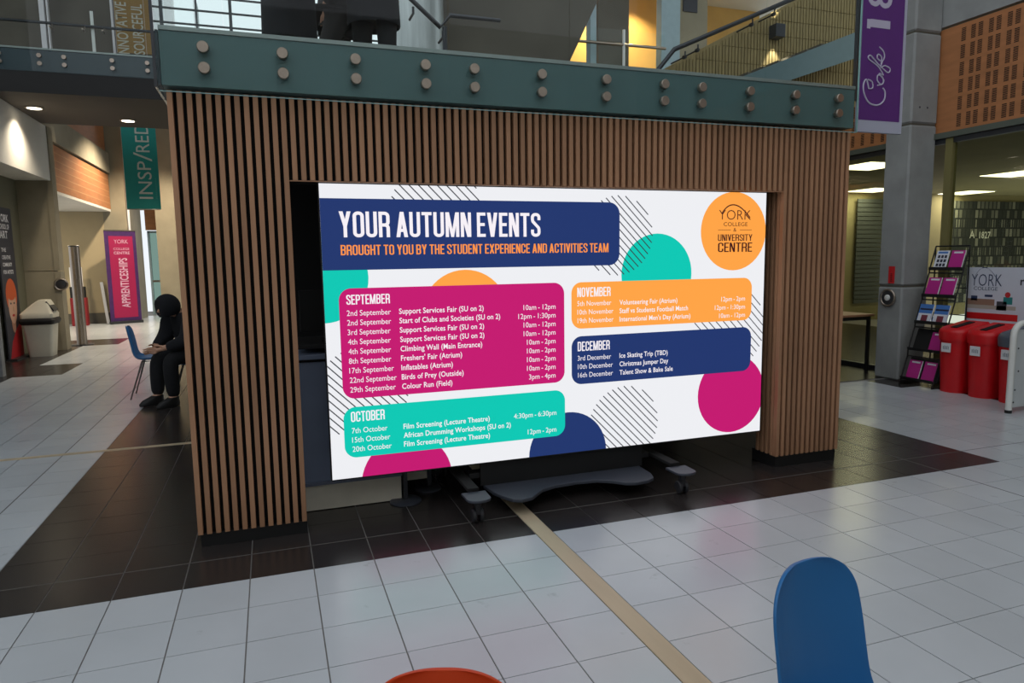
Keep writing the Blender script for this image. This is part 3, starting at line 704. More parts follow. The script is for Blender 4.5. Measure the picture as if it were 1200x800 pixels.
# recess with wood panel
lw = struct('wall_recess_wood', B(-4.2, -4.0, 11.4, 17.4, 3.0, 3.9), M_panelwood, 'perforated wood panel above the left recess')
for k in range(1, 6): part('panel_joint', B(-3.9995, -3.998, 11.45, 17.35, 3.0+.15*k-.008, 3.0+.15*k+.008), mat('pale_joint', (196, 150, 108), rough=.6), lw)
struct('trim_9', B(-4.25, -3.95, 11.4, 17.4, 3.93, 4.45), M_conc_warm, 'concrete beam over the wood panel')
struct('wall_recess_upper_wood', B(-4.2, -4.02, 11.4, 17.4, 4.5, 5.3), M_panelwood, 'upper wood panel over the left recess')
struct('recess_ceiling', B(-8, -4.0, 11.4, 17.4, 2.94, 2.999), M_white_wall, 'ceiling of the left recess')
struct('wall_recess_back', B(-8, -4.2, 17.45, 17.7, 0, 3.2), M_beige, 'beige back wall of the left recess')
struct('baseboard_recess', B(-8, -4.22, 17.42, 17.448, 0, .28), M_conc_dark)
struct('wall_pier_far', B(-4.2, -3.62, 17.45, 19.4, 0, 9), M_conc_warm, 'tall warm concrete pier behind the magenta banner')
a = U(143, 160, 17.4)
solo('pier_conduit', G().cyl((a.x, 17.42, 2.3), (a.x, 17.42, 7), .03, n=12), M_paper, 'thin white conduit running up the concrete pier', 'conduit', (a.x, 17.42, 2.3), smooth=True)
struct('wall_right_pier_far', B(-3.0, -2.2, 17.7, 17.98, 0, 9), M_conc_warm, 'concrete wall behind the teal banner')
# far door
dr = part('door_1', G().box(-3.6, -3.54, 20.2, 20.3, 0, 2.55).box(-3.06, -3.0, 20.2, 20.3, 0, 2.55).box(-3.6, -3.0, 20.2, 20.3, 2.5, 2.56), M_pale_steel, None, kind='structure', label='bright glazed door at the far left end')
part('pane', B(-3.54, -3.06, 20.24, 20.25, .05, 2.5), glass('door_glass', (.45, .55, .5)), dr)
part('door_rail', B(-3.54, -3.06, 20.2, 20.28, 1.0, 1.06), M_steel, dr)
struct('wall_far_wood', B(-3.62, -2.98, 20.1, 20.2, 2.58, 3.2), M_panelwood, 'wood panel above the far door')
# lobby lamp
rl = thing('recess_ceiling_light', 'round ceiling light inside the left recess', 'ceiling light', (-5.0, 14.5, 2.94))
part('lamp_trim', G().lathe((-5, 14.5, 2.94), [(.2, 0), (.2, -.03), (.17, -.035)], 24), M_white_p, rl, smooth=True)
ld = bpy.data.lights.new('ceiling_light_beam', 'AREA'); ld.energy = 60; ld.color = (1, .86, .62); ld.shape = 'DISK'; ld.size = .35
lo = bpy.data.objects.new('ceiling_light_beam', ld); COL.objects.link(lo); lo.parent = rl; lo.location = (0, 0, -.05)
for k, (hx, hy, lab) in enumerate(((-2.6, 15.5, 'unseen pendant added to brighten the far left floor'), (-2.2, 12.6, 'unseen pendant added to brighten the floor behind the upper walkway'))):
    pl = thing('added_pendant', lab, 'pendant', (hx, hy, 5.2))  # unseen lamp, added to warm and brighten the left zone
    part('lamp_shade', G().lathe((hx, hy, 5.2), [(.22, 0), (.2, .12), (.05, .2), (.02, .22)], 24), M_steel_dark, pl, smooth=True)
    part('cord', G().cyl((hx, hy, 5.41), (hx, hy, 11), .008, n=8), M_black, pl)
    ld = bpy.data.lights.new('added_pendant_beam', 'SPOT'); ld.energy = 1300; ld.color = (1, .84, .62); ld.spot_size = 2.3; ld.spot_blend = .5; ld.shadow_soft_size = .15
    lo = bpy.data.objects.new('added_pendant_beam', ld); COL.objects.link(lo); lo.parent = pl; lo.location = (0, 0, -.03)

# --- swing bin
def swing_bin():
    x, y = -3.90, 10.35
    t = thing('swing_bin', 'beige swing top litter bin with a black bag rim', 'bin', (x, y, 0))
    def ring(w, d, z, dx=0): 
        c = []; r = .05
        for sx, sy, a0 in ((1, 1, 0), (-1, 1, 90), (-1, -1, 180), (1, -1, 270)):
            for k in range(5):
                an = math.radians(a0+22.5*k); c.append(V((x+dx+sx*(w-r)+r*math.cos(an), y+sy*(d-r)+r*math.sin(an), z)))
        return c
    M_b = mat('bin_beige', (196, 192, 176), rough=.45, var=.03)
    part('body', G().loft([ring(.175, .16, 0), ring(.225, .20, .56)]), M_b, t, smooth=True)
    part('bag_rim', G().loft([ring(.24, .215, .55), ring(.26, .235, .59), ring(.265, .24, .62), ring(.245, .22, .66)]), M_black, t, smooth=True)
    part('lid', G().loft([ring(.24, .215, .655), ring(.245, .22, .73), ring(.225, .2, .76), ring(.13, .16, .90, .06), ring(.07, .13, .965, .09)]), M_b, t, smooth=True)
    part('flap', G().obox((x+.195, y-.02, .855), (-.55, 0, .83), (0, 1, 0), (.83, 0, .55), .095, .13, .012), M_black, t)
swing_bin()
# --- standing steel pole
sp_ = thing('steel_post', 'shiny round steel post standing beside the concrete return wall', 'post', (-3.66, 11.9, 0))
part('tube', G().cyl((-3.66, 11.9, 0), (-3.66, 11.9, 1.9), .09, n=28), M_steel, sp_, smooth=True)
part('cap', G().lathe((-3.66, 11.9, 1.9), [(.095, 0), (.095, .012), (.085, .02)], 28), M_steel_dark, sp_, smooth=True)
part('foot_plate', G().lathe((-3.66, 11.9, 0), [(.2, 0), (.2, .012)], 28), M_steel_dark, sp_, smooth=True)
wr_ = thing('push_pad', 'round chrome door push pad on the pale edge post', 'push pad', (-3.72, 11.07, 1.2))
part('ring', G().tube([(-3.72+.10*math.cos(2*math.pi*k/24), 11.062, 1.2+.10*math.sin(2*math.pi*k/24)) for k in range(24)], .018, 8, closed=True), M_steel, wr_, smooth=True)
part('pad', G().lathe((-3.72, 11.078, 1.2), [(.09, 0), (.09, .012), (.06, .02)], 20, (0, -1, 0)), M_steel_dark, wr_, smooth=True)
fb = thing('red_fire_point', 'red fire point stand with a white sign in the left recess', 'fire point', (-4.75, 16.9, 0))
part('stand', B(-4.98, -4.62, 16.8, 17.0, 0, .72), mat('dark_red_box', (130, 18, 26), rough=.5), fb, bevel=.01); part('top_box', B(-4.97, -4.64, 16.82, 16.98, .72, 1.0), M_black, fb)
part('sign', B(-4.96, -4.68, 16.9, 16.92, 1.0, 1.5), M_paper, fb); part('sign_text', B(-4.9, -4.74, 16.895, 16.8995, 1.32, 1.36).box(-4.9, -4.78, 16.895, 16.8995, 1.22, 1.26), M_ink, fb)
# --- tall poster banner with portrait
def art_banner():
    X = -4.2
    t = thing('portrait_banner', 'tall charcoal banner with an orange haired portrait beside the swing bin', 'banner', (X, 10.2, 0))
    y0, y1 = 9.72, 10.42
    part('panel', B(X-.02, X, y0, y1, .03, 2.5), mat('charcoal_print', (58, 58, 66), rough=.6), t)
    part('foot', B(X-.06, X+.1, y0, y1, 0, .03), M_steel_dark, t)
    def T(s, z, cap, w): lettering('banner_text', s, M_paper, t, (X+.002, y0+.10, z), (0, 1, 0), (0, 0, 1), cap, width=w, bold=.02)
    T('YORK', 2.27, .12, .45); T('SCHOOL OF', 2.15, .08, .45); T('ART', 2.0, .12, .35)
    T('THE', 1.78, .06, .2); T('CREATIVE', 1.66, .06, .38); T('COMMUNITY', 1.54, .06, .42); T('FOR ARTISTS', 1.42, .06, .45)
    def ell(name, cy, cz, ry, rz, m, l): 
        part(name, G().face([(X+.0006*l, cy+ry*math.cos(2*math.pi*k/32), cz+rz*math.sin(2*math.pi*k/32)) for k in range(32)]), m, t, fix=False)
    c = (y0+y1)/2
    part('print_red_coat', G().face([(X+.0006, y0+.05, .03), (X+.0006, y1, .03), (X+.0006, y1, .62), (X+.0006, c+.1, .5), (X+.0006, y0+.2, .3)]), mat('print_red', (176, 24, 34), rough=.6), t, fix=False)
    ell('print_neck', c, .62, .1, .18, mat('print_skin2', (176, 130, 108)), 1.5)
    ell('print_hair', c, 1.06, .25, .28, mat('print_orange', (206, 92, 48)), 2)
    ell('print_face', c+.01, .88, .19, .29, mat('print_skin', (206, 164, 140)), 3)
    ell('print_fringe', c, 1.1, .2, .12, MATS['print_orange'], 4)
    for s_ in (-1, 1): ell('print_eye', c+.01+s_*.075, .93, .035, .016, M_ink, 5)
    ell('print_mouth', c+.01, .73, .06, .02, MATS['print_red'], 5); ell('print_nose', c+.03, .83, .018, .05, MATS['print_skin2'], 5)
art_banner()
# --- apprenticeships roll-up banner
def app_banner():
    A, Bp = V((-4.12, 16.9, 0)), V((-3.45, 17.25, 0)); ux = (Bp-A).normalized(); nn = V((ux.y, -ux.x, 0)); w = (Bp-A).length
    H = 2.42
    t = thing('roll_up_banner', 'purple roll up banner reading APPRENTICESHIPS beside the far pier', 'banner', tuple((A+Bp)/2))
    def slab(z0, z1, u0, u1, off, th): return G().prism([A+ux*u0+nn*off+V((0, 0, z0)), A+ux*u1+nn*off+V((0, 0, z0)), A+ux*u1+nn*off+V((0, 0, z1)), A+ux*u0+nn*off+V((0, 0, z1))], nn*th)
    part('sheet', slab(.07, H, 0, w, 0, .006), mat('banner_purple', (66, 30, 92), rough=.6, var=.15, scale=12), t)
    part('print_panel', slab(.16, H-.13, .1, w-.08, .0065, .001), mat('banner_magenta', (160, 16, 76), rough=.6), t)
    part('base', slab(0, .07, -.02, w+.02, -.06, .13), M_steel_dark, t, bevel=.008)
    part('top_rail', slab(H, H+.03, 0, w, -.008, .022), M_steel, t)
    M_pt = mat('banner_pink_text', (214, 170, 196), rough=.7)
    o = A+nn*.009
    lettering('banner_text', 'YORK', M_pt, t, o+ux*.22+V((0, 0, 2.1)), ux, (0, 0, 1), .1, width=.34)
    lettering('banner_text', 'COLLEGE', M_pt, t, o+ux*.2+V((0, 0, 1.93)), ux, (0, 0, 1), .06, width=.38)
    lettering('banner_text', 'CENTRE', M_pt, t, o+ux*.2+V((0, 0, 1.82)), ux, (0, 0, 1), .07, width=.38, bold=.02)
    lettering('banner_text', 'APPRENTICESHIPS', M_pt, t, o+ux*.50+V((0, 0, .42)), (0, 0, 1), -ux, .2, width=1.3, bold=.02)
app_banner()
solo('pier_board', G().obox((-4.3, 17.3, .55), (1, 0, .08), (0, 1, 0), (-.08, 0, 1), .035, .015, .55), M_paper, 'narrow white board leaning beside the purple banner', 'board', (-4.3, 17.3, 0))
# --- INSPIRED banner
def inspired():
    Y = 12.0; tl, br = U(145, 146, Y), U(189, 245, Y); a, b = U(149.5, 244, Y), U(189, 245, Y)
    x0, x1, z0 = a.x-.01, b.x, b.z
    t = thing('teal_banner', 'teal hanging banner reading INSPIRED below the dark soffit', 'banner', ((x0+x1)/2, Y, z0))
    part('cloth', B(x0, x1, Y, Y+.006, z0, 4.75), mat('banner_teal', (22, 150, 142), rough=.6, var=.04), t)
    part('top_bar', G().cyl((x0-.05, Y+.003, 4.76), (x1+.05, Y+.003, 4.76), .014, n=10), M_steel, t)
    part('bottom_bar', G().cyl((x0, Y+.003, z0-.008), (x1, Y+.003, z0-.008), .010, n=10), M_steel, t)
    part('hanger', G().cyl((x0+.05, Y, 4.77), (x0+.05, Y, 11), .005, n=6).cyl((x1-.05, Y, 4.77), (x1-.05, Y, 11), .005, n=6), M_steel, t)
    M_it = mat('banner_cream', (206, 214, 206), rough=.7)
    p = U(179, 233, Y-.004); q = U(176, 150, Y-.004); w = q.z-p.z
    cap = .24
    lettering('banner_text', 'INSP', M_it, t, V((x1-.13, Y-.004, p.z)), (0, 0, 1), (-1, 0, 0), cap, width=w*.53)
    lettering('banner_text', 'RED', M_it, t, V((x1-.13, Y-.004, p.z+w*.66)), (0, 0, 1), (-1, 0, 0), cap, width=w*.40)
    z = p.z+w*.575
    part('banner_slash', G().face([(x1-.10, Y-.004, z-.06), (x1-.10, Y-.004, z-.02), (x1-.42, Y-.004, z+.11), (x1-.42, Y-.004, z+.07)]), M_it, t, fix=False)
    g = G()
    for k in range(14): g.face([(x1-.075, Y-.003, p.z+.03*k), (x1-.05, Y-.003, p.z+.03*k), (x1-.05, Y-.003, p.z+.03*k+.016), (x1-.075, Y-.003, p.z+.03*k+.016)])
    part('small_print', g, mat('banner_pale_teal', (70, 160, 150), rough=.7), t, fix=False)
inspired()

# =================================================================== CAFE BANNER
def cafe():
    Y = .6; a, b, c = onY(1005, 153, Y), onY(1056, 158, Y), onY(1005, 142, Y)
    x0, x1, z0 = a.x, b.x, (a.z+b.z)/2; zs = z0+.085; zt = 4.3
    t = thing('cafe_banner', 'purple hanging banner reading Cafe 18 beside the fascia', 'banner', ((x0+x1)/2, Y, z0))
    part('panel', B(x0, x1, Y, Y+.03, z0, zt), mat('banner_grey_white', (176, 178, 196), rough=.55), t)
    part('purple_print', B(x0+.001, x1-.028, Y-.0015, Y-.0005, zs, zt-.02), mat('cafe_purple', (92, 40, 122), rough=.55, var=.04), t)
    part('side_edge', B(x0-.035, x0-.002, Y, Y+.03, z0+.22, zt), M_steel_dark, t)
    for z in (3.5, 3.7): part('bracket', B(3.80, x0-.036, Y+.005, Y+.02, z, z+.03), M_steel_dark, t)
    M_ct = mat('cafe_text', (190, 184, 206), rough=.6)
    y = Y-.003
    # script letters as stroked paths; photo pixels of the strokes
    def stroke(pts, r):
        P = [onY(px, py, y) for px, py in pts]
        out = []
        m = len(P)
        for i in range(m-1):
            p0, p1, p2, p3 = P[max(i-1, 0)], P[i], P[i+1], P[min(i+2, m-1)]
            for k in range(5):
                u = k/5; out.append(.5*((2*p1)+(p2-p0)*u+(2*p0-5*p1+4*p2-p3)*u*u+(3*p1-p0-3*p2+p3)*u**3))
        out.append(P[-1]); return G().tube(out, r, 6)
    O = lambda L: [(960+u/5, v/5) for u, v in L]
    part('letter', stroke(O([(300, 500), (312, 520), (300, 528), (285, 505), (290, 475), (305, 482), (290, 520), (275, 465), (258, 500), (265, 555), (295, 605), (345, 615), (380, 585), (385, 540), (372, 515)][6:]), .006), M_ct, t, smooth=True, label='letter C')
    part('letter', stroke(O([(290, 520), (312, 515), (310, 480), (285, 466)]), .005), M_ct, t, smooth=True, label='curl of the C')
    part('letter', stroke(O([(340, 500), (372, 490), (372, 455), (345, 440), (340, 470), (362, 495), (378, 470), (350, 432), (376, 440)]), .005), M_ct, t, smooth=True, label='letter a')
    part('letter', stroke(O([(376, 440), (345, 390), (290, 345), (300, 325), (345, 375), (400, 425), (415, 405), (385, 385), (360, 395), (372, 355)]), .005), M_ct, t, smooth=True, label='letter f')
    part('letter', stroke(O([(362, 375), (365, 335), (345, 318), (340, 340), (365, 360), (382, 335), (375, 300), (352, 275)]), .005), M_ct, t, smooth=True, label='letter e')
    a_, b_, c_, d_ = onY(1017, 31, y), onY(1043.5, 25, y), onY(1016, 33, y), onY(1020.5, 22.5, y)
    part('digit', G().box(d_.x+.0002, b_.x, y, y+.001, a_.z, b_.z).box(c_.x, d_.x, y, y+.001, c_.z, d_.z), M_ct, t, label='digit 1')
    p = onY(1044.5, 11, y)
    lettering('cafe_text', '8', M_ct, t, p, (0, 0, 1), (-1, 0, 0), onY(1044.5, 5, y).x-onY(1017, 5, y).x, width=.13, bold=.012)
cafe()

# =================================================================== RIGHT SIDE
XW = 7.4
struct('wall_right', B(XW, XW+.25, -9, 3.1, 4.13, 9.5), M_conc, 'concrete wall above the wood panel at the right')
pw = struct('wall_right_wood', B(XW, XW+.1, -9, 2.9, 2.93, 4.10), M_panelwood, 'perforated wood acoustic panel at the upper right')
struct('wall_right_wood_far', B(XW, XW+.1, 3.11, 4.3, 2.93, 3.5), M_panelwood, 'wood acoustic panel behind the concrete column')
def slot_mesh(h, w):
    g = G(); k = 9
    for i in range(k):
        z = -h/2+h*(i+.5)/k; g.box(-.0012, .004, -w/2, w/2, z-h/k*.3, z+h/k*.3)
    me = g.mesh('slot_group'); me.materials.append(M_slot); return me
_sm = slot_mesh(.150, .052)
ys = [onX(px, 140, XW).y for px in (1123.4, 1134.4, 1142.6, 1154.6, 1163, 1175.6, 1184.4, 1197.5, 1206.5)]
d_in = ys[1]-ys[2]; d_pair = ys[1]-ys[3]
allys = [ys[0]]+[v for k in range(6) for v in (ys[1]-d_pair*k, ys[1]-d_in-d_pair*k)]
for yy in allys:
    for k in range(6):
        o = bpy.data.objects.new('slot_group', _sm); COL.objects.link(o); o.parent = pw; o.location = (XW, yy, 3.04+.188*k)
for k in range(6):
    for r_ in range(3):
        o = bpy.data.objects.new('slot_group', _sm); COL.objects.link(o); o.parent = bpy.data.objects['wall_right_wood_far']; o.location = (XW, 3.2+.16*k, 3.04+.188*r_)
struct('trim_10', B(XW-.04, XW+.06, -9, 4.6, 2.86, 2.925), mat('sage_channel', (92, 98, 88), rough=.5, metal=.2), 'sage metal channel below the wood panel')
wn = part('window_2', G().box(XW, XW+.06, -9, 4.6, 2.80, 2.858).box(XW, XW+.06, -9, 4.6, 0, .06), M_steel_dark, None, kind='structure', label='glazed wall of the room at the right')
for y0, y1 in ((-9, .2), (.22, 2.52), (3.1, 4.58)): part('pane', B(XW+.02, XW+.03, y0, y1, .06, 2.80), M_tglass, wn)
for y0, y1 in ((2.53, 2.62), (3.02, 3.09)): part('jamb', B(XW-.01, XW+.07, y0, y1, 0, 2.858), mat('yellow_jamb', (120, 112, 66), rough=.6), wn)
part('jamb', B(XW, XW+.06, .2, .22, .06, 2.8), M_steel_dark, wn)
struct('wall_room_end', B(5.0, XW+.0, 4.75, 4.9, 0, 2.4).box(XW, XW+.2, 4.95, 9, 3.06, 4.2), M_conc_dark, 'dark wall closing the room at the right')
# column of stacked cast blocks
co = thing('concrete_column', 'tall square concrete column beside the leaflet rack', 'column', (7.2, 2.92, 0))
zj = [0, 1.14, 3.03, 4.06, 6.2, 9.4]
for i in range(5):
    part('concrete_block', B(6.985, 7.40, 2.75, 3.10, zj[i]+(.008 if i else 0), zj[i+1]-.008), M_conc, co, bevel=.02, seg=1)
    if i: part('joint', B(7.0, 7.39, 2.765, 3.085, zj[i]-.009, zj[i]+.009), M_conc_dark, co)
for py in (2.80, 2.84): pass
for hx, hz in ((7.11, 3.22), (7.23, 3.22)): part('tie_hole', G().lathe((hx, 2.7505, hz), [(.012, 0), (.012, .002)], 12, (0, -1, 0)), M_ink, co)
pp = thing('door_push_pad', 'round chrome push pad on the concrete column', 'push pad', (6.96, 2.93, 1.0))
part('ring', G().tube([(6.966, 2.93+.098*math.cos(2*math.pi*k/28), 1.0+.098*math.sin(2*math.pi*k/28)) for k in range(28)], .013, 10, closed=True), M_steel, pp, smooth=True)
part('plate', G().lathe((6.985, 2.93, 1.0), [(.086, 0), (.086, .022)], 28, (-1, 0, 0)), M_steel_dark, pp, smooth=True)
part('button', G().lathe((6.962, 2.93, 1.0), [(.038, 0), (.038, .008), (.03, .014)], 20, (-1, 0, 0)), M_white_p, pp, smooth=True)
a, b = onX(1042, 312, 6.984), onX(1048, 332, 6.984)
rs = thing('red_sign', 'small vertical red sign above the push pad on the column', 'sign', (6.984, 2.86, b.z))
part('plate', B(6.978, 6.984, min(a.y, b.y), max(a.y, b.y), b.z, a.z), M_red_p, rs)
ym = (a.y+b.y)/2; g = G()
for k in range(6): g.box(6.9768, 6.9778, ym-.012, ym+.012, b.z+.02+.018*k, b.z+.03+.018*k)
part('lettering_marks', g, mat('sign_dark_red', (90, 10, 12)), rs)
# room behind the glazing
M_roomolive = mat('room_olive', (150, 140, 100), rough=.85, var=.05, scale=2)
struct('room_ceiling', B(XW+.12, 19.2, -9, 9.2, 2.95, 3.05), M_roomolive, 'ceiling of the room behind the glazing')
wm = struct('wall_room_back', B(XW+.2, 19, 9, 9.2, 0, 2.95).box(19, 19.2, -9, 9.2, 0, 2.95).box(XW+.26, 19, -9.2, -9, 0, 2.95), M_roomolive, 'back wall of the room behind the glazing')
M_mural = bpy.data.materials.new('mural_print'); M_mural.use_nodes = True
nt = M_mural.node_tree; bs = nt.nodes['Principled BSDF']; bs.inputs['Roughness'].default_value = .7
tc = nt.nodes.new('ShaderNodeTexCoord'); mp = nt.nodes.new('ShaderNodeMapping'); mp.inputs['Rotation'].default_value = (math.radians(90), 0, 0)
vo = nt.nodes.new('ShaderNodeTexBrick'); vo.inputs['Scale'].default_value = 2.4; vo.inputs['Color1'].default_value = (*lin((52, 56, 52)), 1); vo.inputs['Color2'].default_value = (*lin((170, 168, 150)), 1); vo.inputs['Mortar'].default_value = (*lin((40, 44, 42)), 1)
vo.inputs['Mortar Size'].default_value = .05; vo.inputs['Bias'].default_value = -.35; vo.inputs['Brick Width'].default_value = .33; vo.inputs['Row Height'].default_value = .55; vo.offset = .37; vo.squash = .6; vo.squash_frequency = 3
nt.links.new(tc.outputs['Object'], mp.inputs[0]); nt.links.new(mp.outputs[0], vo.inputs[0]); nt.links.new(vo.outputs[0], bs.inputs['Base Color'])
mtl = onY(1112, 235, 8.96)
mu = thing('wall_mural', 'dark photo mural of old building fronts behind the glazing', 'mural', (mtl.x+1.5, 8.97, .3))
part('print', B(mtl.x, 18.9, 8.96, 8.99, .3, mtl.z), M_mural, mu)
p = onY(1147.5, 279, 8.95); q = onY(1160.5, 279, 8.95)
lettering('mural_text', '1827', mat('mural_white', (230, 230, 215)), mu, p, (1, 0, 0), (0, 0, 1), .16, width=q.x-p.x, bold=.02)
p = onY(1136, 279, 8.95)
lettering('mural_text', 'A', MATS['mural_white'], mu, p, (1, 0, 0), (0, 0, 1), .18)
bl0 = onY(1006, 231, 8.9); bl1 = onY(1040, 231, 8.9)
bd = thing('window_blind', 'dark slatted blind on the back wall behind the glazing', 'blind', ((bl0.x+bl1.x)/2, 8.92, .4))
for k in range(24): part('blind_slat', B(bl0.x, bl1.x, 8.90, 8.93, .4+.1*k, .4+.1*k+.085), mat('blind_grey', (78, 82, 76), rough=.7), bd)
M_panel = mat('light_panel', (255, 250, 235), emit=(255, 246, 214), estr=3)
for k, (px, py, w, lab) in enumerate(((1019, 195, 26, 'larger bright ceiling panel seen left of the column through the glazing'), (1024, 223, 20, 'lower bright ceiling panel seen left of the column through the glazing'), (1132, 226, 20, 'bright ceiling panel over the mural behind the glazing'), (1192, 204, 12, 'bright ceiling panel at the right edge behind the glazing'))):
    p = onZ(px, py, 2.93); 
    t = thing('ceiling_panel_light', lab, 'ceiling light', (p.x, p.y, 2.93), 'ceiling panels of the glazed room')
    part('frame', B(p.x-.42, p.x+.42, p.y-.42, p.y+.42, 2.935, 2.949), M_white_p, t); part('diffuser', B(p.x-.4, p.x+.4, p.y-.4, p.y+.4, 2.926, 2.934), M_panel, t)
    ld = bpy.data.lights.new('panel_beam', 'AREA'); ld.energy = 12; ld.color = (1, .93, .72); ld.shape = 'SQUARE'; ld.size = .58
    lo = bpy.data.objects.new('panel_beam', ld); COL.objects.link(lo); lo.parent = t; lo.location = (0, 0, -.02)
# table beside the column
tb = thing('side_table', 'brown topped table with black legs beside the concrete column', 'table', (6.85, 3.55, 0))
tx0, tx1, ty0, ty1 = 6.42, 7.2, 3.32, 3.95
part('table_top', B(tx0, tx1, ty0, ty1, .735, .765), mat('table_brown', (150, 108, 78), rough=.5, var=.08, scale=6, stretch=(1, 5, 1)), tb, bevel=.006)
for x in (tx0+.05, tx1-.05):
    for y in (ty0+.05, ty1-.05): part('leg', B(x-.018, x+.018, y-.018, y+.018, 0, .735), M_black, tb)
part('frame_rail', B(tx0+.05, tx1-.05, ty0+.035, ty0+.06, .69, .735), M_black, tb)
# --- leaflet rack
rk = thing('leaflet_rack', 'black zigzag wire leaflet rack leaning beside the red bins', 'rack', (7.1, 2.4, 0))
RY0, RY1 = 2.19, 2.61
tiers = [(6.88, .06), (6.97, .40), (7.06, .72), (7.15, 1.03), (7.24, 1.34)]
for y in (RY0, RY1):
    pts = []
    for k, (x, z) in enumerate(tiers):
        pts += [(x, y, z), (x+.085, y, z+.27)]
    z_ = []
    for i in range(len(pts)): z_.append(pts[i])
    part('side_rail', G().tube([(6.86, y, .0)]+[(6.86, y, .03)]+z_, .008, 8), M_black, rk)
    part('side_rail', G().tube([(7.32, y, 1.60), (7.33, y, .0)], .008, 8), M_black, rk)
    part('foot_rail', G().tube([(6.86, y, .012), (7.33, y, .012)], .010, 8), M_black, rk)
for k, (x, z) in enumerate(tiers):
    part('shelf', G().prism([(x-.012, RY0, z), (x+.075, RY0, z-.0), (x+.155, RY0, z+.245), (x+.148, RY0, z+.25), (x+.066, RY0, z+.008), (x-.006, RY0, z+.008), (x-.016, RY0, z+.035), (x-.022, RY0, z+.032)], (0, RY1-RY0, 0)) if k < 2 else
         G().box(x-.015, x+.05, RY0, RY1, z-.008, z).box(x-.02, x-.012, RY0, RY1, z-.008, z+.03), M_black, rk)
    part('cross_bar', G().tube([(x+.085, RY0, z+.27), (x+.085, RY1, z+.27)], .008, 8), M_black, rk)
    part('cross_bar', G().tube([(7.326, RY0, z+.1), (7.326, RY1, z+.1)], .006, 8), M_black, rk)
M_bmag = mat('leaflet_magenta', (186, 36, 136), rough=.45); M_bblue = mat('leaflet_blue', (70, 120, 190), rough=.45); M_bw = mat('leaflet_white', (220, 222, 230), rough=.45); M_bdark = mat('leaflet_dark', (40, 40, 60), rough=.5)
def leaflet(k, y, w, kind, lab):
    x, z = tiers[k]; d = V((.085, 0, .27)).normalized(); nn = V((-d.z, 0, d.x)); h = .22
    p = V((x+.004, y, z+.006)) if k >= 2 else V((x+.070, y, z+.012))-V((.012, 0, 0))
    if k < 2: d = V((.08, 0, .245)).normalized(); nn = V((-d.z, 0, d.x))
    t = thing('leaflet', lab, 'leaflet', tuple(p), 'leaflets in the black rack')
    def q(u0, u1, v0, v1, off, th):
        return G().prism([p+V((0, u0, 0))+d*v0+nn*off, p+V((0, u1, 0))+d*v0+nn*off, p+V((0, u1, 0))+d*v1+nn*off, p+V((0, u0, 0))+d*v1+nn*off], nn*th)
    m = {'m': M_bmag, 'b': M_bblue, 'w': M_bw}[kind]
    part('pages', q(-w/2, w/2, 0, h, 0, .006), M_paper, t); part('cover', q(-w/2+.008, w/2, 0, h, .0062, .001), m, t)
    if kind == 'm': part('title_print', q(-w/2+.03, w/2-.03, h-.035, h-.015, .0074, .0006), M_bw, t)
    if kind == 'w':
        g = G()
        for i in range(3):
            for j in range(3): g.add(*(lambda e: (e.v, e.f))(q(-w/2+.02+.042*i, -w/2+.05+.042*i, .03+.05*j, .065+.05*j, .0074, .0006)))
        part('photo_print', g, M_bdark, t); part('title_print', q(-w/2+.02, w/2-.02, h-.035, h-.012, .0074, .0006), M_bblue, t)
    if kind == 'b':
        part('photo_print', q(-w/2+.01, w/2-.005, .01, .11, .0074, .0006), M_bw, t); part('figure_print', q(-w/2+.05, w/2-.05, .02, .09, .0081, .0005), mat('print_maroon', (120, 50, 66)), t)
        part('title_print', q(-w/2+.01, w/2-.01, .15, .17, .0074, .0006), M_bdark, t)
leaflet(4, 2.49, .16, 'w', 'white leaflet with a grid of photos, top shelf of the rack')
leaflet(4, 2.30, .17, 'm', 'magenta leaflet on the top shelf of the rack beside the photo leaflet')
leaflet(3, 2.50, .17, 'm', 'magenta leaflet on the second shelf of the rack nearest the column')
leaflet(3, 2.31, .17, 'm', 'magenta leaflet on the second shelf of the rack nearest the bins')
leaflet(2, 2.51, .18, 'b', 'blue photo leaflet on the middle shelf of the rack nearest the column')
leaflet(2, 2.31, .18, 'b', 'blue photo leaflet on the middle shelf of the rack nearest the bins')
leaflet(1, 2.31, .17, 'm', 'single magenta leaflet on the fourth shelf of the rack')
leaflet(0, 2.51, .17, 'm', 'magenta leaflet on the lowest shelf of the rack nearest the column')
leaflet(0, 2.31, .17, 'm', 'magenta leaflet on the lowest shelf of the rack nearest the bins')
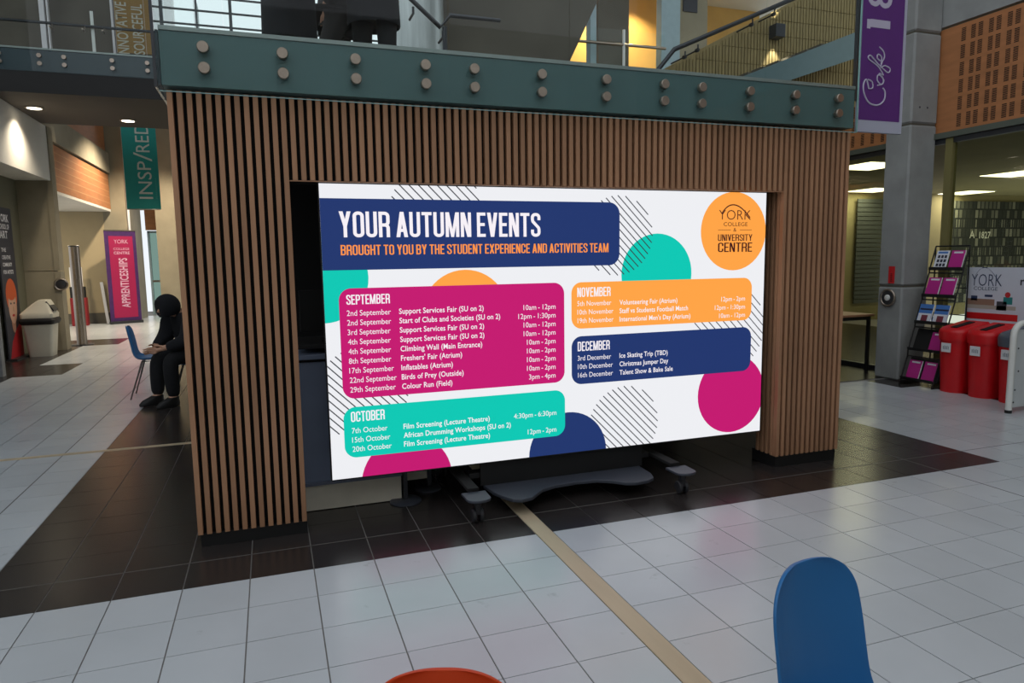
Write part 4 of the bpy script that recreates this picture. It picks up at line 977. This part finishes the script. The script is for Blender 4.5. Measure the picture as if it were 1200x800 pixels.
# --- recycling bins
def slim_bin(cy, lidmat, lab, slot=True):
    t = thing('recycling_bin', lab, 'bin', (7.05, cy, 0), 'row of slim recycling bins')
    def ring(w, x0, x1, z, zr=None):
        c = []
        for k in range(13):
            an = math.pi/2+math.pi*k/12; c.append(V((x0+.10+.10*math.cos(an), cy+w*math.sin(an), z)))
        c += [V((x1, cy-w, zr if zr is not None else z)), V((x1, cy+w, zr if zr is not None else z))]
        return c
    def slope(r, z0, z1, xa, xb):
        for p in r: p.z = z0+(z1-z0)*max(0, (p.x-xa)/(xb-xa))
        return r
    part('body', G().loft([ring(.125, 6.87, 7.27, 0), ring(.145, 6.845, 7.275, .60)]), M_red_p, t, smooth=True)
    part('lid', G().loft([ring(.152, 6.835, 7.28, .575), ring(.155, 6.83, 7.285, .66), slope(ring(.150, 6.835, 7.28, .69), .68, .76, 6.86, 7.28), slope(ring(.135, 6.855, 7.275, .70), .70, .775, 6.86, 7.28)]), lidmat, t, smooth=True)
    d = V((.42, 0, .075)).normalized(); nn = V((-d.z, 0, d.x))
    part('slot', G().obox(V((7.07, cy, .740)), d, (0, 1, 0), nn, .14, .035, .006), M_felt, t)
    zc = .50
    part('paper_label', B(6.832, 6.8375, cy-.055, cy+.055, zc-.05, zc+.05), M_paper, t)
    g = G()
    for i in range(5): g.box(6.8308, 6.8318, cy-.035+.015*i, cy-.027+.015*i, zc-.02, zc+.015+.006*(i % 2))
    part('label_marks', g, mat('label_grey', (140, 146, 156)), t)
slim_bin(2.025, M_red_p, 'red recycling bin next to the leaflet rack')
slim_bin(1.695, M_red_p, 'red recycling bin in the middle of the row of three')
slim_bin(1.365, M_grey_p, 'recycling bin with a grey lid next to the white sign frame')
# --- college board
cb = thing('college_board', 'white printed board reading YORK COLLEGE behind the red bins', 'board', (7.385, 1.8, 0))
bt, bl_ = onX(1134, 313, 7.375), onX(1130, 392, 7.375)
part('panel', B(7.375, 7.39, .9, bt.y, .30, bt.z), mat('board_white', (206, 210, 222), rough=.6, var=.02), cb)
part('support_leg', B(7.36, 7.39, bt.y-.06, bt.y-.02, 0, .30), M_steel, cb); part('support_leg', B(7.36, 7.39, .95, .99, 0, .30), M_steel, cb)
xp = 7.3735
def bx(x0, y0, x1, y1, name, m):
    a, b = onX(x0, y0, xp), onX(x1, y1, xp); part(name, B(xp, xp+.001, b.y, a.y, b.z, a.z), m, cb)
M_navy_i = mat('board_navy', (44, 58, 92), rough=.6)
a, b, c = onX(1138, 334.5, xp), onX(1174, 334.5, xp), onX(1138, 321, xp)
lettering('board_text', 'YORK', M_navy_i, cb, a, (0, -1, 0), (0, 0, 1), c.z-a.z, width=a.y-b.y, bold=-.01)
a, b, c = onX(1141, 339.5, xp), onX(1169, 339.5, xp), onX(1141, 335.5, xp)
lettering('board_text', 'COLLEGE', M_navy_i, cb, a, (0, -1, 0), (0, 0, 1), c.z-a.z, width=a.y-b.y)
g = G(); logo_arc(1142, 1156, 1172, 325, 313.5, 334, g, lambda x, y: onX(x, y, xp-.0005), .005); part('logo_arc', g, M_navy_i, cb, fix=False)
bx(1132, 349, 1165, 358, 'print_bench', mat('print_tan', (150, 118, 100))); bx(1132, 356, 1190, 364, 'print_desk', mat('print_pale', (176, 170, 160)))
bx(1138, 346, 1145, 352, 'print_figure', M_navy_i); bx(1154, 345, 1163, 348, 'print_roll', M_navy_i)
bx(1176, 348, 1186, 357, 'print_teal_shirt', mat('print_teal', (40, 130, 130))); bx(1168, 353, 1179, 364, 'print_dark_chair', M_ink)
part('print_red_head', G().face([V((xp-.0008, onX(1181, 345.5, xp).y+.03*math.cos(k*.4), onX(1181, 345.5, xp).z+.03*math.sin(k*.4))) for k in range(16)]), mat('print_scarlet', (190, 40, 46)), cb, fix=False)
a = onX(1195.5, 334, xp); lettering('board_text', 'r', M_ink, cb, a, (0, -1, 0), (0, 0, 1), .085, bold=.02)
bx(1132, 365, 1192, 377, 'red_band', M_red_p)
# --- white framed sign
wf = thing('white_sign_frame', 'white rounded sign frame cut off by the right edge', 'sign', (6.8, 1.06, 0))
fx0, fx1, ft = 6.47, 7.2, .86
pts = [(fx0, 1.06, .03), (fx0, 1.06, ft-.12)] + [(fx0+.12-.12*math.cos(t_*math.pi/12), 1.06, ft-.12+.12*math.sin(t_*math.pi/12)) for t_ in range(1, 7)] + [(fx1-.12+.12*math.sin(t_*math.pi/12), 1.06, ft-.12+.12*math.cos(t_*math.pi/12)) for t_ in range(0, 7)] + [(fx1, 1.06, .03)]
part('tube_frame', G().tube(pts, .028, 12), M_white_p, wf, smooth=True)
part('panel', B(fx0+.03, fx1-.03, 1.055, 1.067, .05, ft-.06), mat('sign_panel', (198, 202, 204), rough=.5, var=.04), wf)
for i, (dx, dz) in enumerate(((.07, .62), (.09, .40), (.06, .22), (.05, .10), (.2, .5), (.22, .2))): part('rivet', G().lathe((fx0+dx, 1.055, dz), [(.009, 0), (.007, .005)], 10, (0, -1, 0)), M_steel_dark, wf)
part('foot', G().lathe((fx0, 1.06, 0), [(.03, 0), (.03, .03)], 14), M_black, wf); part('foot', G().lathe((fx1, 1.06, 0), [(.03, 0), (.03, .03)], 14), M_black, wf)

# =================================================================== OLD DESK BEHIND THE SCREEN
dk = thing('reception_desk', 'dark reception desk half hidden behind the left of the screen', 'desk', (.3, .95, 0))
M_desk = mat('desk_slate', (116, 128, 152), rough=.5, var=.04)
part('front_panel', B(-.0, .60, .83, .85, .185, .93), M_desk, dk)
part('lower_lip', B(-.0, .60, .815, .85, .165, .184), mat('desk_lip', (104, 112, 132), rough=.4), dk)
part('counter_ledge', B(-.0, .60, .80, 1.3, .95, .98), M_desk, dk, bevel=.005)
part('upper_ledge', B(-.0, .60, .84, 1.3, 1.01, 1.04), M_black, dk, bevel=.005)
part('body', B(.0, .60, .86, 1.25, .0, .945), M_black, dk)
part('kick_panel', B(.0, .595, .832, .858, .005, .160), mat('kick_beige', (214, 208, 192), rough=.55, var=.05), dk)
part('corner_post', B(.605, .63, .80, .83, .01, .95), M_steel_dark, dk)
part('post_foot', G().lathe((.615, .80, 0), [(.10, 0), (.10, .008), (.09, .014)], 28), M_stand, dk, smooth=True)
sc2 = thing('divider_panel', 'small beige divider panel with a round foot behind the screen', 'divider', (.75, 1.0, 0))
part('panel', B(.65, .80, 1.0, 1.03, .07, .95), MATS['kick_beige'], sc2)
part('post', B(.802, .83, 1.0, 1.03, .01, .97), M_steel_dark, sc2)
part('foot', G().lathe((.80, .985, 0), [(.09, 0), (.09, .008), (.08, .014)], 28), M_stand, sc2, smooth=True)
mo = thing('desk_monitor', 'dark desk monitor standing on the reception desk', 'monitor', (.12, 1.0, 1.04))
part('monitor_panel', B(.03, .45, .98, 1.0, 1.10, 1.36), M_black, mo, bevel=.004); part('monitor_stand', B(.22, .26, 1.0, 1.03, 1.045, 1.2).box(.15, .33, .95, 1.1, 1.041, 1.05), M_black, mo)

# =================================================================== CHAIRS
def shell_mesh(name):
    prof = [(.235, .425), (.22, .445), (.16, .452), (.08, .446), (0, .438), (-.08, .436), (-.145, .448), (-.185, .482), (-.203, .535), (-.213, .60), (-.224, .67), (-.236, .735), (-.2425, .77), (-.247, .797), (-.250, .815), (-.252, .827), (-.253, .832)]
    half = [.17, .195, .21, .215, .215, .21, .195, .178, .165, .158, .156, .152, .143, .126, .104, .078, .045]
    nu = 15; g = G(); m = len(prof)
    # resample the profile with a smooth curve
    P = []
    for i in range(m-1):
        for k in range(3):
            u = k/3
            def cr(f):
                a, b, c, d = f(max(i-1, 0)), f(i), f(i+1), f(min(i+2, m-1)); return .5*(2*b+(c-a)*u+(2*a-5*b+4*c-d)*u*u+(3*b-a-3*c+d)*u**3)
            P.append((cr(lambda j: prof[j][0]), cr(lambda j: prof[j][1]), cr(lambda j: half[j])))
    P.append((prof[-1][0], prof[-1][1], half[-1]))
    T = .006
    front, back = [], []
    for i, (y, z, h) in enumerate(P):
        a, b = P[max(i-1, 0)], P[min(i+1, len(P)-1)]
        t = V((0, b[0]-a[0], b[1]-a[1])).normalized(); nn = V((0, t.z, -t.y))   # points up on the seat and forward on the back
        if nn.z < 0 and i < len(P)//3: nn = -nn
        nn = V((0, -t.z, t.y)) if V((0, -t.z, t.y)).dot(V((0, .5, .5))) > 0 else V((0, t.z, -t.y))
        for k in range(nu):
            s_ = -1+2*k/(nu-1); cv = .035*abs(s_)**2.4*min(1, h/.15)
            p = V((h*s_, y, z))+nn*cv
            front.append(p+nn*T); back.append(p-nn*T)
    R_ = len(P)
    vs = front+back; n0 = len(front); fs = []
    for i in range(R_-1):
        for k in range(nu-1):
            a = i*nu+k; fs.append((a, a+1, a+nu+1, a+nu)); fs.append((n0+a, n0+a+nu, n0+a+nu+1, n0+a+1))
    for k in range(nu-1): fs.append((k, n0+k, n0+k+1, k+1)); a = (R_-1)*nu+k; fs.append((a, a+1, n0+a+1, n0+a))
    for i in range(R_-1):
        a = i*nu; fs.append((a, a+nu, n0+a+nu, n0+a)); a = i*nu+nu-1; fs.append((a, n0+a, n0+a+nu, a+nu))
    g.add(vs, fs); me = g.mesh(name, smooth=True); return me
_shell = shell_mesh('shell')
def chair(loc, rz, m, lab, k=1.0):
    t = thing('shell_chair', lab, 'chair', loc, 'moulded shell chairs', rz, local=True)
    me = _shell.copy(); me.materials.clear()
    o = part('seat_shell', me, m, t); md = o.modifiers.new('sub', 'SUBSURF'); md.levels = md.render_levels = 1
    for sx in (-1, 1):
        part('leg', G().tube([(sx*.13, .12, .425), (sx*.225, .235, 0)], [.011, .008], 10), M_chrome, t, smooth=True)
        part('leg', G().tube([(sx*.13, -.10, .425), (sx*.215, -.235, 0)], [.011, .008], 10), M_chrome, t, smooth=True)
    part('seat_frame', G().tube([(-.13, .12, .424), (.13, .12, .424), (.13, -.10, .424), (-.13, -.10, .424)], .009, 8, closed=True), M_chrome, t, smooth=True)
    return t
# chair's own +Y is where the sitter looks
chair((1.035, -2.485, 0), math.radians(192), M_blue_p, 'blue moulded shell chair at the lower right foreground')
chair((.03, -2.59, 0), math.radians(160), M_orange_p, 'orange moulded shell chair cut off by the bottom edge')
chair((-1.48, 5.5, 0), math.radians(-88), M_blue_p, 'empty blue shell chair left of the seated person')
chair((-.93, 5.02, 0), math.radians(125), M_blue_p, 'blue shell chair under the person in black')
chair((-1.05, 6.4, 0), math.radians(170), M_blue_p, 'blue shell chair standing behind the person in black')

# =================================================================== PEOPLE
def skin(name, joints, edges, m, parent, root, sub=2):
    names = list(joints); idx = {k: i for i, k in enumerate(names)}
    me = bpy.data.meshes.new(name); me.from_pydata([joints[k][0] for k in names], [(idx[a], idx[b]) for a, b in edges], [])
    o = bpy.data.objects.new(name, me); COL.objects.link(o); o.parent = parent; BASE[o.name] = V((0, 0, 0))
    md = o.modifiers.new('skin', 'SKIN'); md.use_smooth_shade = True
    sv = me.skin_vertices[0].data if me.skin_vertices else None
    if sv is None:
        bm = bmesh.new(); bm.from_mesh(me); bm.verts.layers.skin.verify(); bm.to_mesh(me); bm.free(); sv = me.skin_vertices[0].data
    for k in names:
        r_ = joints[k][1]; sv[idx[k]].radius = r_ if isinstance(r_, tuple) else (r_, r_); sv[idx[k]].use_root = (k == root)
    s2 = o.modifiers.new('sub', 'SUBSURF'); s2.levels = s2.render_levels = sub
    me.materials.append(m); return o
def hand(j, e, wrist, d, side, pre):
    """palm, four fingers and a thumb, slightly curled; d: direction the hand points, side: thumb side"""
    d = V(d).normalized(); side = V(side).normalized(); w = V(j[wrist][0]); curl = d.cross(side).normalized()
    j[pre+'palm'] = (tuple(w+d*.075), (.026, .018)); e.append((wrist, pre+'palm'))
    for k, (off, ln) in enumerate(((.03, .07), (.01, .08), (-.01, .074), (-.03, .058))):
        a = w+d*.10+side*off*.9; b = a+d*ln*.55+curl*.012; c = b+d*ln*.4+curl*.035
        for nme, p, r_ in (('a', a, .0095), ('b', b, .009), ('c', c, .0075)): j[f'{pre}f{k}{nme}'] = (tuple(p), r_)
        e += [(pre+'palm', f'{pre}f{k}a'), (f'{pre}f{k}a', f'{pre}f{k}b'), (f'{pre}f{k}b', f'{pre}f{k}c')]
    a = w+d*.035+side*.032; b = a+d*.035+side*.018; c = b+d*.03+curl*.012
    for nme, p, r_ in (('a', a, .012), ('b', b, .010), ('c', c, .008)): j[f'{pre}t{nme}'] = (tuple(p), r_)
    e += [(wrist, pre+'ta'), (pre+'ta', pre+'tb'), (pre+'tb', pre+'tc')]
def garment(name, body, keys, edges, extra, m, parent, root, over={}):
    j = {}
    for k in keys:
        p, r_ = body[k]; r_ = r_ if isinstance(r_, tuple) else (r_, r_)
        ex = over.get(k, extra); j[k] = (p, (r_[0]+ex, r_[1]+ex))
    return skin(name, j, [e for e in edges if e[0] in j and e[1] in j], m, parent, root)
SPINE = [('pelvis', 'waist'), ('waist', 'chest'), ('chest', 'neckbase'), ('neckbase', 'neck'), ('neck', 'jaw'), ('jaw', 'head'), ('head', 'crown'),
         ('chest', 'shL'), ('shL', 'elL'), ('elL', 'wrL'), ('chest', 'shR'), ('shR', 'elR'), ('elR', 'wrR'),
         ('pelvis', 'hipL'), ('hipL', 'knL'), ('knL', 'anL'), ('anL', 'toeL'), ('pelvis', 'hipR'), ('hipR', 'knR'), ('knR', 'anR'), ('anR', 'toeR')]
def person(loc, rz, J, handdirs, lab, top, legs, hood=False, hem=None, cw=1.):
    t = thing('person', lab, 'person', loc, None, rz, local=True)
    j = dict(J); e = list(SPINE)
    for pre, wr in (('L', 'wrL'), ('R', 'wrR')): hand(j, e, wr, *handdirs[pre], pre)
    body = skin('body', j, e, M_skin, t, 'pelvis')
    leg_e = [x for x in SPINE if x[1][:2] in ('hi', 'kn', 'an')]
    garment('trousers', j, ['pelvis', 'hipL', 'knL', 'anL', 'hipR', 'knR', 'anR'], leg_e, .03 if hood else .016, legs, t, 'pelvis', {'anL': .022, 'anR': .022})
    jk = ['pelvis', 'waist', 'chest', 'neckbase', 'shL', 'elL', 'wrL', 'shR', 'elR', 'wrR']
    garment('hooded_jacket' if hood else 'jacket', j, jk, SPINE, .026, top, t, 'waist', {'pelvis': .034, 'waist': .04} if not hood else {'pelvis': .07, 'waist': .10, 'chest': .085, 'shL': .055, 'shR': .055, 'elL': .04, 'elR': .04})
    for s_ in ('L', 'R'):
        a, b = V(j['an'+s_][0]), V(j['toe'+s_][0]); d = (b-a); d.z = 0; d.normalize()
        g = G(); c = V((a.x, a.y, b.z-j['toe'+s_][1] if not isinstance(j['toe'+s_][1], tuple) else b.z-.03))
        side = V((-d.y, d.x, 0)); z0 = a.z-.085
        def ringz(z, l0, l1, w): return [V((a.x, a.y, z0))+d*(l0+(l1-l0)*(.5-.5*math.cos(2*math.pi*k/16)) )+side*w*math.sin(2*math.pi*k/16)+V((0, 0, z)) for k in range(16)]
        part('shoe', g.loft([ringz(0, -.06, .20, .046), ringz(.025, -.065, .205, .05), ringz(.06, -.06, .17, .046), ringz(.10, -.055, .07, .042)]), M_black, t, smooth=True)
    if hem:
        part('coat_skirt', G().loft([[V((w*math.cos(2*math.pi*k/24), d*math.sin(2*math.pi*k/24)+.01, z)) for k in range(24)] for z, w, d in ((1.16, .16*cw, .13), (1.04, .18*cw, .155), (.9, .19*cw, .17), (hem+.02, .20*cw, .18), (hem, .195*cw, .175), (hem+.03, .17*cw, .15))]), top, t, smooth=True)
    h = V(j['head'][0]); up_ = (V(j['crown'][0])-V(j['jaw'][0])).normalized(); fwd = V(J['_f'][0]) if '_f' in J else V((0, 1, 0))
    fwd = (fwd-up_*fwd.dot(up_)).normalized(); sd = up_.cross(fwd)
    def dome(name, m, rx, ry, rz_, shift, open_=.35):
        rings = []
        for i in range(9):
            th = math.radians(4+i*(128/8)); ring_ = []
            for k in range(20):
                an = 2*math.pi*k/20
                f = math.cos(an)*math.sin(th)
                y_ = ry*f
                if f > open_ and i > 3: y_ = ry*open_
                ring_.append(h+sd*rx*math.sin(an)*math.sin(th)+fwd*(y_+shift)+up_*(rz_*math.cos(th)))
            rings.append(ring_)
        part(name, G().loft(rings), m, t, smooth=True)
    if hood: dome('hood', top, .115, .14, .14, -.008, .72)
    else: dome('hair', M_hair, .088, .108, .118, -.012, .3)
    for s_ in (-1, 1):
        part('eye', G().lathe(h+sd*.032*s_+fwd*.082+up_*.005, [(.001, -.008), (.011, -.004), (.012, .002), (.006, .007)], 10, tuple(fwd)), M_hair, t, smooth=True)
        part('ear', G().lathe(h+sd*.082*s_-up_*.005, [(.022, -.006), (.028, .0), (.018, .008)], 12, tuple(sd*s_)), M_skin, t, smooth=True)
    part('nose', G().tube([h+fwd*.082+up_*.0, h+fwd*.105-up_*.032, h+fwd*.088-up_*.04], [.009, .013, .009], 8), M_skin, t, smooth=True)
    part('mouth', G().tube([h+sd*-.022+fwd*.083-up_*.062, h+fwd*.09-up_*.062, h+sd*.022+fwd*.083-up_*.062], [.004, .006, .004], 8), mat('lips', (160, 92, 84), rough=.5), t, smooth=True)
    return t
def standing(lean=0., armL=(-.13, .08, 1.0), armR=(.13, .08, 1.0), step=.08):
    return {'pelvis': ((0, 0, .96), (.15, .11)), 'waist': ((0, .0, 1.10), (.135, .10)), 'chest': ((0, 0, 1.32), (.15, .105)), 'neckbase': ((0, -.01, 1.47), (.085, .07)), 'neck': ((0, 0, 1.54), .052), 'jaw': ((0, .02, 1.61), .066), 'head': ((0, .01, 1.68), (.08, .092)), 'crown': ((0, 0, 1.76), (.06, .07)),
            'shL': ((-.19, 0, 1.42), .06), 'elL': ((-.25, -.02, 1.14), .046), 'wrL': (armL, .03), 'shR': ((.19, 0, 1.42), .06), 'elR': ((.25, -.02, 1.14), .046), 'wrR': (armR, .03),
            'hipL': ((-.09, 0, .90), .088), 'knL': ((-.10, step, .50), .06), 'anL': ((-.11, step*.6, .09), .042), 'toeL': ((-.12, step*.6+.15, .035), .032),
            'hipR': ((.09, 0, .90), .088), 'knR': ((.10, -step*.3, .50), .06), 'anR': ((.11, -step, .09), .042), 'toeR': ((.12, -step+.15, .035), .032)}
hd = {'L': ((0, .15, -1), (0, 1, .1)), 'R': ((0, .15, -1), (0, 1, .1))}
MZ = ZM-.01
pa = onY(340, 30, 2.0); person((pa.x, 2.0, MZ), math.radians(25), standing(), hd, 'person in a long black coat upstairs, leftmost behind the glass', M_cloth_black, M_denim, hem=.46)
pb = onY(396, 30, 2.85); person((pb.x, 2.85, MZ), math.radians(80), standing(step=.14), hd, 'person in charcoal clothes upstairs between two people in black', M_cloth_grey, M_cloth_grey, hem=.84, cw=.8)
pc = onY(438, 30, 2.0); person((pc.x, 2.0, MZ), math.radians(-20), standing(step=.05), hd, 'person in a black jacket upstairs nearest the clad column', M_cloth_black, M_denim, hem=.62)
bgp = onY(366, 20, 1.5)
bag = thing('shoulder_bag', 'black shoulder bag carried by the leftmost person upstairs', 'bag', (bgp.x, 1.55, MZ+.72))
part('pouch', G().loft([[V((bgp.x+w*math.cos(2*math.pi*k/20), 1.55+d*math.sin(2*math.pi*k/20), z)) for k in range(20)] for z, w, d in ((MZ+.72, .09, .05), (MZ+.76, .13, .07), (MZ+.95, .14, .075), (MZ+1.06, .11, .06))]), M_black, bag, smooth=True)
part('strap', G().tube([(bgp.x-.1, 1.56, MZ+1.05), (bgp.x-.11, 1.6, MZ+1.25), (bgp.x-.14, 1.7, MZ+1.45)], .012, 8), M_black, bag)
# seated person, bent forward, hood up
sit = {'pelvis': ((0, -.06, .55), (.15, .12)), 'waist': ((0, -.03, .68), (.14, .12)), 'chest': ((0, .10, .88), (.155, .12)), 'neckbase': ((0, .20, .99), (.085, .075)), 'neck': ((0, .25, 1.02), .055), 'jaw': ((0, .315, 1.02), .066), 'head': ((0, .34, 1.075), (.08, .09)), 'crown': ((0, .34, 1.15), (.06, .07)),
       'shL': ((-.18, .15, .94), .062), 'elL': ((-.23, .28, .70), .048), 'wrL': ((-.10, .44, .64), .03), 'shR': ((.18, .15, .94), .062), 'elR': ((.23, .28, .70), .048), 'wrR': ((.10, .44, .64), .03),
       'hipL': ((-.10, .02, .53), .092), 'knL': ((-.13, .42, .53), .066), 'anL': ((-.13, .40, .09), .045), 'toeL': ((-.14, .55, .035), .032),
       'hipR': ((.10, .02, .53), .092), 'knR': ((.13, .42, .53), .066), 'anR': ((.13, .44, .09), .045), 'toeR': ((.14, .59, .035), .032)}
person((-.93, 5.02, 0), math.radians(125), sit, {'L': ((.5, .8, -.2), (0, .2, 1)), 'R': ((-.5, .8, -.2), (0, .2, 1))}, 'seated person bent forward in a black hooded coat by the portal', M_cloth_black, M_denim, hood=True)

bpy.context.view_layer.update()
